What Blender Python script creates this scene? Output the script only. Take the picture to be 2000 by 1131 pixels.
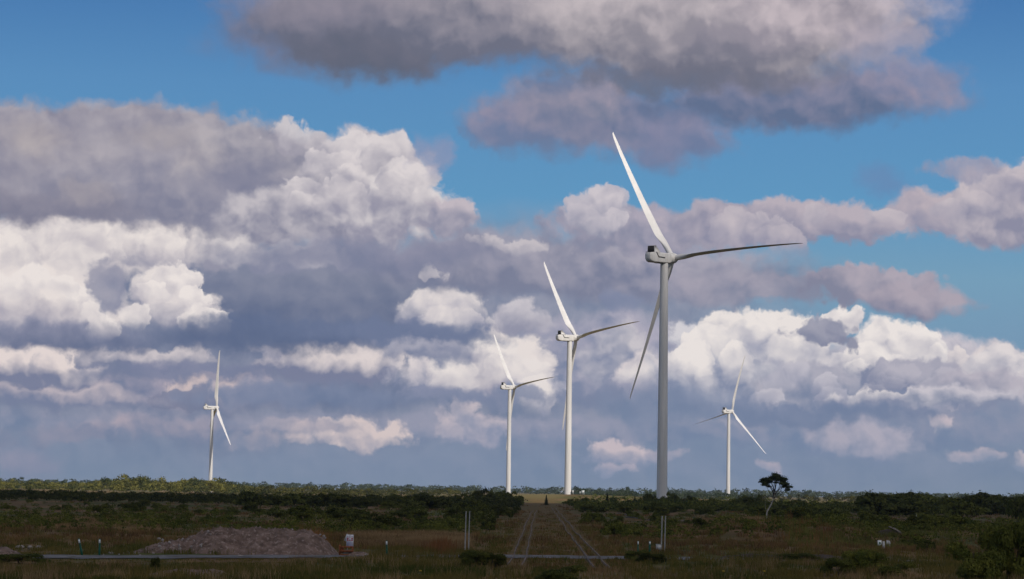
import bpy, math, random
import numpy as np
from mathutils import Vector, Matrix

R = math.radians
for _o in list(bpy.data.objects):
    bpy.data.objects.remove(_o, do_unlink=True)
scene = bpy.context.scene
COL = scene.collection

# ------------------------------------------------------------------ camera
CAM_H = 4.6
F = 5000.0                      # focal length in photo pixels (photo 2000 wide)
PITCH = math.atan(394.5 / F)
ROLL = R(0.85)
cam_d = bpy.data.cameras.new('camera')
cam_d.sensor_width = 36.0
cam_d.lens = F / 2000.0 * 36.0
cam_d.clip_start = 0.5
cam_d.clip_end = 60000.0
cam = bpy.data.objects.new('camera', cam_d)
COL.objects.link(cam)
CAM_M = Matrix.Rotation(math.pi / 2 + PITCH, 4, 'X') @ Matrix.Rotation(ROLL, 4, 'Z')
cam.matrix_world = Matrix.Translation((0, 0, CAM_H)) @ CAM_M
scene.camera = cam


def ray(x, y):
    """direction of the photo point x, y (2000 x 1131) as a world vector"""
    return (CAM_M.to_3x3() @ Vector((x - 1000.0, 565.5 - y, -F))).normalized()


def at(x, y, Y):
    """the point at distance Y ahead of the viewpoint that is seen at x, y"""
    d = ray(x, y)
    return Vector((0, 0, CAM_H)) + d * (Y / d.y)


def gx(x, Y, y=1000):
    return at(x, y, Y).x


def gpt(x, y, z=0.0):
    """where the sight line through x, y meets the ground height z"""
    d = ray(x, y)
    return Vector((0, 0, CAM_H)) + d * ((z - CAM_H) / d.z)


def azel(x, y):
    d = ray(x, y)
    return math.degrees(math.atan2(d.x, d.y)), math.degrees(math.asin(d.z))


def lin(c):
    r = []
    for v in c:
        v = v / 255.0
        r.append(v / 12.92 if v <= 0.04045 else ((v + 0.055) / 1.055) ** 2.4)
    return r


# ------------------------------------------------------------------ sun
SUN_EL, SUN_AZ = R(38), R(145)          # azimuth clockwise from +Y
SUN_DIR = Vector((math.cos(SUN_EL) * math.sin(SUN_AZ), math.cos(SUN_EL) * math.cos(SUN_AZ), math.sin(SUN_EL)))
sun_d = bpy.data.lights.new('sun', 'SUN')
sun_d.energy = 3.6
sun_d.angle = R(0.53)
sun_d.color = (1.0, 0.93, 0.85)
sun = bpy.data.objects.new('sun', sun_d)
sun.rotation_euler = SUN_DIR.to_track_quat('Z', 'Y').to_euler()
COL.objects.link(sun)

# ------------------------------------------------------------------ sky
world = bpy.data.worlds.new('World')
scene.world = world
world.use_nodes = True
WT = world.node_tree
for n in list(WT.nodes):
    WT.nodes.remove(n)


class NT:
    """a little helper to wire nodes"""
    def __init__(self, tree):
        self.t = tree

    def node(self, kind, **kw):
        n = self.t.nodes.new(kind)
        for k, v in kw.items():
            setattr(n, k, v)
        return n

    def put(self, sock, v):
        if isinstance(v, bpy.types.NodeSocket):
            self.t.links.new(v, sock)
        else:
            sock.default_value = v

    def m(self, op, a, b=None, c=None, clamp=False):
        n = self.node('ShaderNodeMath', operation=op, use_clamp=clamp)
        self.put(n.inputs[0], a)
        if b is not None:
            self.put(n.inputs[1], b)
        if c is not None:
            self.put(n.inputs[2], c)
        return n.outputs[0]

    def v(self, op, a, b=None, c=None, scale=None):
        n = self.node('ShaderNodeVectorMath', operation=op)
        self.put(n.inputs[0], a)
        if b is not None:
            self.put(n.inputs[1], b)
        if c is not None:
            self.put(n.inputs[2], c)
        if scale is not None:
            self.put(n.inputs['Scale'], scale)
        return n.outputs['Value'] if op in ('LENGTH', 'DOT_PRODUCT', 'DISTANCE') else n.outputs['Vector']

    def mix(self, f, a, b, mode='MIX'):
        n = self.node('ShaderNodeMix', data_type='RGBA', blend_type=mode)
        self.put(n.inputs[0], f)
        self.put(n.inputs[6], a)
        self.put(n.inputs[7], b)
        return n.outputs[2]

    def rng(self, v, a, b, c=0.0, d=1.0, smooth=True):
        n = self.node('ShaderNodeMapRange', interpolation_type='SMOOTHSTEP' if smooth else 'LINEAR')
        self.put(n.inputs['Value'], v)
        for k, x in (('From Min', a), ('From Max', b), ('To Min', c), ('To Max', d)):
            self.put(n.inputs[k], x)
        return n.outputs['Result']

    def ramp(self, f, stops, interp='LINEAR'):
        n = self.node('ShaderNodeValToRGB')
        cr = n.color_ramp
        cr.interpolation = interp
        while len(cr.elements) > 1:
            cr.elements.remove(cr.elements[-1])
        for i, (p, c) in enumerate(stops):
            e = cr.elements[0] if i == 0 else cr.elements.new(p)
            e.position = p
            e.color = (*c[:3], 1)
        self.put(n.inputs[0], f)
        return n.outputs['Color']

    def noise(self, vec, scale, detail=4.0, rough=0.5, dist=0.0, dim='3D', out='Fac', norm=True):
        n = self.node('ShaderNodeTexNoise', noise_dimensions=dim)
        n.normalize = norm
        self.put(n.inputs['Vector'], vec)
        n.inputs['Scale'].default_value = scale
        n.inputs['Detail'].default_value = detail
        n.inputs['Roughness'].default_value = rough
        n.inputs['Distortion'].default_value = dist
        return n.outputs[out]

    def voro(self, vec, scale, detail=0.0, rough=0.5, smooth=1.0, dim='2D'):
        n = self.node('ShaderNodeTexVoronoi', voronoi_dimensions=dim, feature='SMOOTH_F1')
        n.normalize = True
        self.put(n.inputs['Vector'], vec)
        n.inputs['Scale'].default_value = scale
        n.inputs['Detail'].default_value = detail
        n.inputs['Roughness'].default_value = rough
        n.inputs['Smoothness'].default_value = smooth
        return n.outputs['Distance']


W = NT(WT)
tc = W.node('ShaderNodeTexCoord').outputs['Generated']
dirn = W.v('NORMALIZE', tc)
sx = W.node('ShaderNodeSeparateXYZ')
W.put(sx.inputs[0], dirn)
AZ = W.m('MULTIPLY', W.m('ARCTAN2', sx.outputs[0], sx.outputs[1]), 180 / math.pi)
EL = W.m('MULTIPLY', W.m('ARCSINE', sx.outputs[2]), 180 / math.pi)
cq = W.node('ShaderNodeCombineXYZ')
W.put(cq.inputs[0], AZ)
W.put(cq.inputs[1], EL)
Q = cq.outputs[0]                      # sky position in degrees: azimuth, elevation

# clear sky: Nishita, drawn towards the measured deep blue of the low sky opposite the sun
nish = W.node('ShaderNodeTexSky', sky_type='NISHITA')
nish.sun_disc = False
nish.sun_elevation = SUN_EL
nish.sun_rotation = SUN_AZ
nish.air_density = 1.0
nish.dust_density = 0.6
nish.ozone_density = 2.0
nish_c = W.v('SCALE', nish.outputs[0], scale=0.07)
low = W.ramp(W.m('MULTIPLY', EL, 1 / 12.0, clamp=True), [
    (0.0, lin((126, 142, 163))), (0.08, lin((112, 131, 157))), (0.25, lin((118, 152, 182))),
    (0.40, lin((118, 160, 188))), (0.55, lin((96, 152, 194))), (0.75, lin((90, 142, 190))), (1.0, lin((62, 111, 170)))])
sky_c = W.mix(W.rng(EL, 11.0, 26.0), low, nish_c)

# noises shared by every cloud
wl = W.v('SUBTRACT', W.noise(Q, 0.42, 2.0, 0.5, out='Color'), (0.5, 0.5, 0.5))
wh = W.v('SUBTRACT', W.noise(Q, 1.7, 7.0, 0.56, out='Color'), (0.5, 0.5, 0.5))
Qw = W.v('MULTIPLY_ADD', wl, (1.0, 0.75, 0), Q)
Qw = W.v('MULTIPLY_ADD', wh, (0.75, 0.55, 0), Qw)              # crumpled
Qs = W.v('MULTIPLY_ADD', wl, (1.3, 0.5, 0), Q)
Qs = W.v('MULTIPLY_ADD', wh, (1.5, 0.75, 0), Qs)               # ragged
Qr = W.v('MULTIPLY_ADD', wl, (0.5, 0.4, 0), Q)
Qr = W.v('MULTIPLY_ADD', wh, (0.46, 0.42, 0), Qr)


def bumps(vec):
    a = W.voro(vec, 1.0, 3.0, 0.5, 1.0)
    b = W.noise(vec, 0.6, 5.0, 0.5)
    return W.m('MULTIPLY_ADD', a, -0.85, b)


B0 = bumps(Qr)
B1 = bumps(W.v('ADD', Qr, (0.12, 0.20, 0)))
RELIEF = W.m('MULTIPLY', W.m('SUBTRACT', B0, B1), 3.0)          # + where a bulge faces the sun
PATCH = W.m('MULTIPLY_ADD', W.noise(W.v('MULTIPLY', Q, (0.6, 1.2, 0)), 0.6, 4.0, 0.5), 1.6, -0.8)
SHADE = W.m('ADD', RELIEF, PATCH)
EDGE = W.m('MULTIPLY', W.m('SUBTRACT', W.voro(Qr, 1.7, 4.0, 0.55, 0.7), 0.32), 0.62)   # rounded bulges along an edge
DEG = math.degrees(1 / F)


def cloud(N, e, c, x, y, rx, ry, lit, shade, soft=0.25, grad=0.5, rel=1.0, kind='c', op=1.0, bias=0.5):
    """one cloud bank at its place in the sky, sizes in 1/87 degree"""
    a, el = azel(x, y)
    ax, ay = 1 / (rx * DEG), 1 / (ry * DEG)
    P = {'c': e['Qw'], 's': e['Qs'], 'k': e['Qr']}[kind]
    w = N.v('MULTIPLY_ADD', P, (ax, ay, 0), (-a * ax, -el * ay, 0))
    d = N.v('LENGTH', w)
    wy = N.v('DOT_PRODUCT', w, (0.12, 1, 0))
    d = N.m('MULTIPLY_ADD', e['EDGE'], {'c': 1.1, 'k': 1.05, 's': 0.55}[kind] / (min(rx, ry) * DEG), d)
    if kind == 'c':
        soft *= 0.7
    mask = N.rng(d, 1 + soft, 1 - soft, 0.0, op)
    if kind == 'k':                                   # a billow: crisp top, melting away below
        mask = N.m('MULTIPLY', mask, N.rng(wy, -0.95, 0.15))
    t = N.m('MULTIPLY_ADD', e['SHADE'], rel, N.m('MULTIPLY_ADD', wy, grad, bias), clamp=True)
    tone = N.mix(t, (*lin(shade), 1), (*lin(lit), 1))
    return N.mix(mask, c, tone)


def puffs(seed, crest, depth, r0, r1, n, lit, shade, bias=0.55, op=0.95):
    """billows piled along a crest line, the lower ones in front"""
    r = random.Random(seed)
    L = crest[-1][0] - crest[0][0]
    out = []
    for i in range(n):
        v = ((i + r.random()) / n) ** 1.3
        x = crest[0][0] + L * r.random()
        y = float(np.interp(x, [p[0] for p in crest], [p[1] for p in crest]))
        rr = r.uniform(r0, r1)
        y = y + rr * 0.85 + v * depth
        out.append((x, y, rr * r.uniform(1.0, 1.5), rr, lit, shade, 0.10, 0.42, 0.8, 'k', op, bias - 0.15 * v))
    return out


WH, LT, GR, DG = (232, 222, 219), (204, 197, 200), (152, 148, 160), (112, 114, 132)
BL, HZ = (108, 124, 154), (126, 140, 168)
# x, y, rx, ry, lit, shade, ...            (painted from far to near)
CL = [
    # far low haze and bands
    (1000, 850, 1500, 110, (140, 150, 174), (112, 132, 162), 0.55, 0.3, 0.5, 's', 0.85),
    (420, 650, 700, 200, (146, 150, 170), (96, 110, 142), 0.35, 0.2, 0.7, 's', 1.0),
    (1080, 640, 420, 190, (160, 160, 176), (106, 120, 150), 0.4, 0.3, 0.8, 's', 0.9),
    (1000, 835, 1300, 22, (158, 158, 178), (110, 128, 160), 0.7, 0.5, 0.8, 's', 0.8),
    (1650, 800, 420, 60, (160, 158, 176), (110, 130, 162), 0.5, 0.4, 0.7, 's', 0.9),
    # small distant pinkish puffs low down
    (700, 845, 105, 30, (226, 208, 204), (140, 146, 170), 0.3, 0.5, 1.2, 'c', 0.95, 0.65),
    (590, 832, 90, 14, (190, 178, 186), (130, 138, 164), 0.5, 0.4, 0.8, 's', 0.8),
    (520, 858, 55, 14, (178, 168, 178), (130, 140, 166), 0.5, 0.4, 0.8, 's', 0.8),
    (300, 832, 130, 20, (182, 168, 178), (122, 132, 160), 0.5, 0.4, 0.9, 's', 0.8),
    (120, 850, 90, 14, (150, 148, 168), (112, 126, 156), 0.6, 0.2, 0.8, 's', 0.8),
    (40, 900, 60, 30, (150, 148, 170), (120, 132, 162), 0.6, 0.2, 0.8, 's', 0.7),
    (920, 835, 55, 34, (206, 192, 198), (140, 148, 174), 0.35, 0.4, 1.2, 'c', 0.9),
    (905, 800, 28, 22, (210, 196, 200), (150, 154, 176), 0.35, 0.4, 1.0, 'c', 0.8),
    (1205, 880, 66, 24, (212, 196, 200), (136, 146, 172), 0.35, 0.7, 1.0, 'c', 0.9),
    (1197, 918, 34, 9, (186, 176, 188), (140, 150, 176), 0.5, 0.3, 0.6, 's', 0.8),
    (1300, 888, 26, 10, (184, 174, 186), (136, 146, 172), 0.5, 0.3, 0.6, 's', 0.7),
    (1496, 908, 26, 9, (184, 174, 186), (140, 150, 176), 0.5, 0.3, 0.6, 's', 0.8),
    (1398, 818, 46, 11, (196, 184, 190), (140, 148, 172), 0.4, 0.3, 0.6, 's', 0.8),
    (1650, 850, 70, 34, (182, 176, 190), (120, 136, 166), 0.5, 0.3, 1.2, 'c', 0.8),
    (1730, 862, 50, 34, (184, 178, 192), (120, 136, 166), 0.5, 0.3, 1.2, 'c', 0.8),
    (1850, 830, 26, 16, (206, 192, 198), (130, 144, 170), 0.4, 0.4, 1.0, 'c', 0.9),
    (1905, 893, 44, 12, (198, 184, 192), (132, 146, 172), 0.4, 0.4, 0.8, 's', 0.9),
    (1994, 900, 20, 22, (200, 188, 194), (132, 146, 172), 0.4, 0.4, 0.8, 'c', 0.8),
    (1860, 808, 14, 6, (214, 200, 204), (150, 156, 176), 0.5, 0.4, 0.6, 'c', 0.8),
    # mid-left low bands
    (330, 765, 300, 30, (168, 160, 176), (106, 120, 152), 0.5, 0.3, 0.9, 's', 0.9),
    (400, 756, 62, 22, (232, 208, 200), (150, 146, 166), 0.3, 0.6, 0.9, 'c', 0.9, 0.65),
    (350, 770, 60, 16, (122, 124, 150), (112, 120, 148), 0.3, 0.3, 0.6, 'c', 0.85),
    (495, 752, 34, 12, (210, 192, 196), (150, 148, 168), 0.5, 0.4, 0.8, 's', 0.7),
    (110, 770, 170, 22, (196, 184, 190), (116, 126, 156), 0.4, 0.9, 0.7, 's', 0.9),
    (60, 712, 140, 40, (234, 220, 216), (120, 126, 154), 0.22, 1.0, 0.8, 'c', 1.0, 0.62),
    (290, 695, 130, 20, (214, 204, 206), (116, 124, 152), 0.35, 0.8, 1.0, 'c', 0.9),
    (330, 725, 200, 16, (128, 132, 160), (108, 120, 150), 0.5, 0.2, 0.6, 's', 0.8),
    (640, 712, 160, 34, (228, 216, 214), (120, 126, 154), 0.22, 0.9, 0.9, 'c', 1.0, 0.6),
    (520, 690, 36, 16, (222, 212, 212), (150, 150, 170), 0.4, 0.5, 0.8, 'c', 0.9),
    (600, 770, 240, 22, (128, 138, 166), (106, 122, 154), 0.5, 0.2, 0.6, 's', 0.9),
    # bright tower in the centre
    (1170, 700, 190, 85, (176, 172, 188), (124, 134, 162), 0.35, 0.4, 1.1, 'c', 1.0),
    (1200, 700, 60, 60, (208, 202, 206), (140, 146, 170), 0.3, 0.4, 1.2, 'c', 0.9),
    (1265, 745, 60, 46, (226, 216, 216), (150, 152, 174), 0.22, 0.8, 1.0, 'c', 0.95, 0.6),
    (890, 740, 120, 44, (226, 216, 216), (136, 142, 168), 0.25, 0.8, 1.0, 'c', 1.0, 0.6),
    (990, 715, 92, 66, (236, 226, 222), (160, 158, 176), 0.2, 0.6, 0.9, 'c', 1.0, 0.72),
    (1040, 760, 60, 34, (222, 214, 216), (140, 146, 172), 0.3, 0.7, 0.9, 'c', 1.0, 0.6),
    (955, 652, 42, 34, (234, 224, 220), (170, 166, 180), 0.22, 0.4, 0.9, 'c', 1.0, 0.72),
    (1015, 622, 50, 32, (206, 200, 206), (150, 150, 170), 0.3, 0.4, 0.9, 'c', 0.95),
    *puffs(1, [(880, 700), (940, 660), (985, 655), (1030, 700), (1060, 730)], 60, 22, 40, 9, (238, 229, 225), (176, 172, 186), 0.66),
    *puffs(2, [(1215, 722), (1262, 695), (1310, 735)], 30, 20, 32, 4, (232, 224, 222), (160, 160, 180), 0.62),
    (1000, 775, 130, 14, (130, 138, 166), (112, 126, 156), 0.5, 0.2, 0.6, 's', 0.8),
    # right hand cumulus range
    (1480, 735, 210, 80, (206, 202, 208), (128, 138, 166), 0.25, 0.7, 1.1, 'c', 1.0),
    (1800, 735, 240, 78, (204, 198, 206), (126, 136, 164), 0.25, 0.7, 1.1, 'c', 1.0),
    (1360, 668, 70, 42, (218, 214, 218), (150, 156, 178), 0.2, 0.5, 1.2, 'c', 0.95),
    (1440, 650, 66, 46, (238, 230, 226), (172, 172, 186), 0.16, 0.5, 1.1, 'c', 1.0, 0.68),
    (1530, 668, 92, 50, (238, 230, 226), (164, 166, 184), 0.16, 0.5, 1.2, 'c', 1.0, 0.66),
    (1644, 632, 38, 28, (240, 232, 228), (180, 176, 188), 0.14, 0.4, 1.0, 'c', 1.0, 0.75),
    (1560, 715, 60, 26, (234, 226, 224), (160, 162, 182), 0.2, 0.5, 1.1, 'c', 0.9, 0.6),
    (1740, 685, 92, 50, (240, 232, 228), (168, 168, 184), 0.15, 0.6, 1.1, 'c', 1.0, 0.7),
    (1690, 712, 80, 28, (236, 228, 226), (170, 170, 186), 0.2, 0.5, 1.0, 'c', 1.0, 0.65),
    (1865, 705, 30, 22, (232, 222, 220), (160, 160, 178), 0.2, 0.5, 1.0, 'c', 0.95, 0.65),
    (1945, 720, 66, 52, (224, 214, 214), (140, 144, 168), 0.2, 0.6, 1.2, 'c', 1.0, 0.55),
    *puffs(3, [(1330, 650), (1400, 628), (1440, 612), (1500, 622), (1560, 618), (1600, 640)], 70, 22, 40, 12, (240, 232, 228), (172, 172, 188), 0.66),
    *puffs(4, [(1622, 618), (1640, 608), (1672, 622)], 12, 20, 28, 3, (242, 234, 230), (186, 182, 192), 0.72),
    *puffs(5, [(1665, 660), (1710, 640), (1750, 632), (1800, 655), (1830, 690)], 66, 20, 38, 12, (242, 234, 230), (176, 174, 188), 0.68),
    *puffs(6, [(1850, 690), (1875, 692), (1920, 672), (1960, 672), (2010, 700)], 50, 20, 36, 8, (228, 220, 220), (150, 154, 176), 0.56),
    (1606, 650, 62, 25, (160, 160, 177), (128, 133, 158), 0.3, 0.3, 0.9, 'c', 0.95, 0.45),
    (1652, 668, 40, 15, (140, 142, 164), (126, 131, 156), 0.4, 0.2, 0.6, 'c', 0.9, 0.45),
    (1600, 765, 130, 44, (176, 174, 188), (122, 134, 162), 0.3, 0.5, 1.1, 'c', 0.95, 0.4),
    (1790, 745, 96, 32, (170, 168, 184), (124, 132, 160), 0.25, 0.5, 1.1, 'c', 0.95, 0.45),
    *puffs(7, [(1500, 730), (1580, 705), (1640, 740)], 40, 18, 32, 6, (196, 192, 202), (136, 142, 168), 0.45),
    *puffs(8, [(1700, 725), (1770, 712), (1850, 730)], 36, 18, 30, 6, (186, 182, 194), (130, 136, 162), 0.45),
    (1920, 760, 90, 34, (186, 180, 192), (128, 136, 162), 0.3, 0.5, 1.1, 'c', 0.9, 0.45),
    (1740, 785, 90, 20, (228, 220, 220), (140, 146, 170), 0.3, 0.8, 0.8, 'c', 0.95, 0.62),
    (1870, 778, 120, 16, (206, 200, 208), (136, 144, 168), 0.4, 0.7, 0.8, 's', 0.9, 0.6),
    (1560, 808, 220, 16, (112, 128, 160), (104, 122, 154), 0.5, 0.2, 0.5, 's', 0.85),
    (1330, 790, 120, 30, (136, 146, 172), (114, 130, 160), 0.5, 0.3, 0.8, 's', 0.8),
    # left wall of white cumulus
    (90, 480, 230, 75, (232, 222, 219), (170, 166, 178), 0.2, 0.5, 0.9, 'c', 1.0, 0.68),
    (300, 470, 120, 52, (230, 220, 217), (160, 158, 174), 0.18, 0.5, 1.0, 'c', 1.0, 0.64),
    (60, 590, 180, 80, (236, 226, 222), (164, 160, 176), 0.18, 0.9, 0.8, 'c', 1.0, 0.72),
    (120, 655, 190, 26, (146, 148, 170), (94, 106, 138), 0.45, 0.5, 0.5, 's', 0.9),
    *puffs(9, [(-20, 420), (80, 412), (170, 440), (250, 430), (330, 425), (395, 440)], 60, 26, 46, 12, (236, 227, 223), (184, 178, 188), 0.66),
    *puffs(10, [(-20, 520), (60, 520), (130, 530), (170, 575), (195, 600)], 22, 22, 36, 9, (239, 230, 226), (186, 180, 190), 0.72),
    (205, 560, 34, 44, (160, 158, 174), (134, 138, 162), 0.35, 0.3, 0.8, 'c', 0.9),
    (600, 590, 260, 88, (136, 140, 160), (90, 104, 136), 0.4, 0.5, 0.5, 's', 1.0),
    (450, 460, 75, 58, (224, 216, 215), (156, 154, 170), 0.25, 0.4, 1.2, 'c', 0.95, 0.6),
    (320, 560, 62, 52, (232, 223, 220), (172, 168, 182), 0.3, 0.6, 0.8, 'c', 1.0, 0.72),
    (360, 605, 76, 36, (226, 217, 216), (150, 150, 170), 0.35, 0.9, 0.7, 'c', 1.0, 0.66),
    *puffs(11, [(268, 570), (300, 520), (340, 508), (380, 545), (410, 590)], 50, 22, 38, 8, (240, 231, 227), (186, 180, 190), 0.70),
    (560, 655, 290, 30, (100, 114, 146), (84, 99, 132), 0.45, 0.3, 0.4, 's', 0.9),
    (860, 610, 90, 48, (222, 214, 214), (130, 136, 162), 0.25, 0.9, 1.0, 'c', 1.0, 0.58),
    *puffs(12, [(790, 590), (850, 572), (905, 580), (935, 620)], 34, 20, 34, 6, (230, 221, 219), (158, 158, 178), 0.6),
    (800, 655, 170, 20, (112, 124, 154), (104, 116, 148), 0.45, 0.2, 0.5, 's', 0.9),
    (830, 690, 90, 22, (176, 174, 188), (116, 126, 156), 0.4, 0.6, 0.8, 's', 0.9),
    # wide grey bank
    (960, 510, 260, 52, (160, 158, 174), (118, 123, 148), 0.4, 0.5, 0.9, 's', 1.0, 0.45),
    (1230, 530, 330, 54, (168, 164, 178), (124, 129, 153), 0.35, 0.5, 0.9, 's', 1.0, 0.45),
    (1000, 488, 60, 12, (206, 198, 202), (150, 150, 168), 0.4, 0.4, 0.8, 'c', 0.8, 0.6),
    (160, 315, 420, 118, (178, 171, 178), (136, 135, 153), 0.2, 0.1, 0.9, 'c', 1.0, 0.42),
    (480, 345, 250, 106, (180, 174, 181), (138, 138, 156), 0.2, 0.2, 1.0, 'c', 1.0, 0.42),
    (60, 300, 300, 90, (176, 170, 178), (142, 140, 157), 0.2, 0.2, 0.8, 'c', 1.0, 0.4),
    (420, 380, 330, 60, (164, 160, 172), (128, 130, 152), 0.4, 0.3, 0.9, 's', 0.9, 0.4),
    (60, 400, 200, 26, (150, 146, 160), (124, 124, 144), 0.5, 0.3, 0.5, 's', 0.9, 0.4),
    (85, 268, 60, 30, (184, 175, 176), (150, 144, 156), 0.8, 0.1, 0.6, 's', 0.85, 0.6),
    (310, 275, 70, 18, (176, 168, 172), (150, 146, 158), 0.8, 0.1, 0.6, 's', 0.8, 0.55),
    (385, 318, 46, 34, (190, 182, 184), (150, 146, 160), 0.8, 0.1, 0.7, 's', 0.85, 0.6),
    (170, 372, 46, 20, (176, 168, 172), (146, 142, 156), 0.8, 0.1, 0.6, 's', 0.8, 0.55),
    (470, 360, 70, 40, (124, 126, 150), (118, 122, 148), 0.9, 0.1, 0.5, 's', 0.6, 0.45),
    (590, 262, 60, 26, (206, 200, 204), (160, 156, 170), 0.25, 0.5, 0.9, 'c', 0.95, 0.55),
    (700, 340, 140, 92, (206, 199, 203), (150, 148, 164), 0.18, 0.3, 1.3, 'c', 1.0, 0.5),
    (620, 420, 190, 62, (196, 190, 196), (138, 138, 158), 0.3, 0.4, 1.3, 'c', 1.0, 0.5),
    (760, 400, 130, 66, (218, 211, 212), (152, 150, 168), 0.2, 0.5, 1.2, 'c', 1.0, 0.58),
    *puffs(13, [(540, 395), (600, 300), (660, 250), (720, 248), (790, 280), (830, 330), (860, 400)], 110, 24, 44, 16, (222, 214, 215), (160, 157, 172), 0.52, 0.85),
    (885, 425, 48, 44, (196, 186, 194), (146, 146, 166), 0.2, 0.5, 1.0, 'c', 1.0, 0.5),
    (560, 500, 110, 24, (206, 200, 204), (140, 142, 164), 0.4, 0.7, 1.0, 'c', 0.85, 0.5),
    (840, 300, 24, 30, (160, 156, 178), (140, 146, 178), 0.7, 0.3, 0.6, 's', 0.6),
    (835, 535, 16, 12, (214, 206, 208), (160, 158, 174), 0.4, 0.4, 0.8, 'c', 0.8, 0.7),
    (620, 505, 50, 16, (208, 202, 206), (150, 150, 170), 0.4, 0.4, 1.0, 'c', 0.8, 0.6),
    (720, 500, 240, 30, (142, 142, 164), (122, 128, 154), 0.5, 0.3, 0.6, 's', 0.85, 0.4),
    # right middle band
    (1250, 440, 180, 48, (176, 168, 182), (136, 138, 160), 0.3, 0.4, 1.0, 'c', 0.97, 0.45),
    (1170, 412, 56, 46, (206, 198, 204), (146, 148, 168), 0.22, 0.5, 1.2, 'c', 0.97, 0.6),
    *puffs(14, [(1120, 385), (1165, 362), (1215, 375)], 60, 18, 32, 6, (208, 200, 206), (156, 155, 174), 0.52, 0.85),
    (1380, 432, 60, 44, (180, 172, 184), (142, 142, 162), 0.25, 0.5, 1.0, 'c', 1.0, 0.5),
    (1560, 438, 230, 44, (186, 176, 186), (142, 142, 164), 0.25, 0.6, 1.0, 'c', 1.0, 0.48),
    (1820, 412, 90, 44, (190, 178, 186), (146, 146, 168), 0.3, 0.5, 1.0, 'c', 1.0, 0.5),
    (1955, 400, 110, 74, (198, 188, 194), (142, 142, 164), 0.2, 0.6, 1.1, 'c', 1.0, 0.5),
    *puffs(15, [(1430, 415), (1560, 395), (1700, 400), (1800, 372), (1900, 335), (2010, 318)], 50, 20, 38, 14, (200, 190, 196), (152, 150, 170), 0.48, 0.8),
    (1900, 330, 70, 18, (176, 168, 182), (140, 144, 170), 0.35, 0.4, 0.8, 's', 0.8, 0.5),
    (1725, 350, 40, 22, (110, 138, 180), (104, 132, 174), 0.8, 0.2, 0.6, 's', 0.6),
    (1480, 560, 170, 30, (170, 164, 178), (134, 138, 160), 0.35, 0.4, 0.9, 's', 0.95, 0.45),
    (1700, 560, 120, 34, (178, 168, 180), (132, 134, 156), 0.25, 0.6, 0.9, 'c', 0.97, 0.5),
    (1790, 590, 100, 34, (176, 166, 178), (128, 130, 154), 0.3, 0.4, 0.9, 's', 0.97, 0.45),
    (1200, 590, 30, 24, (132, 140, 168), (122, 132, 160), 0.5, 0.2, 0.6, 's', 0.8),
    # big dark bank overhead with its ragged skirts
    (1080, 240, 160, 56, (150, 144, 162), (110, 122, 152), 0.4, 0.3, 1.0, 's', 0.95, 0.4),
    (1000, 245, 90, 32, (146, 142, 164), (112, 126, 158), 0.5, 0.3, 1.0, 's', 0.9, 0.42),
    (1130, 205, 120, 60, (150, 146, 164), (112, 122, 150), 0.45, 0.3, 1.0, 's', 0.9, 0.42),
    (1240, 240, 110, 60, (142, 140, 162), (108, 120, 150), 0.4, 0.3, 0.9, 's', 0.92, 0.4),
    (1330, 268, 80, 56, (138, 138, 164), (112, 124, 156), 0.4, 0.3, 0.9, 's', 0.95, 0.45),
    (1150, 200, 60, 36, (160, 152, 168), (120, 128, 152), 0.4, 0.5, 0.9, 's', 0.85, 0.55),
    (1560, 190, 270, 58, (140, 138, 160), (98, 112, 142), 0.35, 0.4, 0.9, 's', 0.97, 0.45),
    (1800, 170, 80, 46, (160, 150, 168), (116, 128, 160), 0.5, 0.4, 0.9, 's', 0.8, 0.5),
    (560, 60, 130, 64, (132, 132, 156), (106, 122, 156), 0.6, 0.3, 0.8, 's', 0.85, 0.45),
    (720, 40, 260, 100, (142, 137, 151), (106, 110, 129), 0.35, 0.9, 0.5, 's', 1.0, 0.55),
    (760, 95, 160, 46, (112, 112, 128), (96, 102, 120), 0.4, 0.4, 0.4, 's', 0.95, 0.4),
    (1000, 40, 260, 84, (158, 152, 162), (110, 113, 131), 0.35, 0.9, 0.7, 's', 1.0, 0.55),
    (1400, 50, 360, 110, (186, 177, 181), (122, 122, 137), 0.25, 0.75, 0.6, 's', 1.0, 0.54),
    (1520, 10, 300, 80, (196, 184, 190), (150, 144, 156), 0.35, 0.5, 1.0, 's', 0.9, 0.55),
    (1240, 20, 200, 56, (196, 186, 190), (146, 142, 152), 0.45, 0.5, 0.8, 's', 0.8, 0.6),
    (1730, 90, 80, 46, (176, 166, 178), (136, 138, 160), 0.45, 0.5, 0.8, 's', 0.75, 0.5),
    (1300, 150, 190, 26, (114, 114, 130), (102, 108, 126), 0.5, 0.3, 0.4, 's', 0.8, 0.4),
]


TX = [-1e9, 260, 500, 740, 1000, 1250, 1500, 1750, 1e9]
TY = [-1e9, 330, 600, 1e9]


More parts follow.
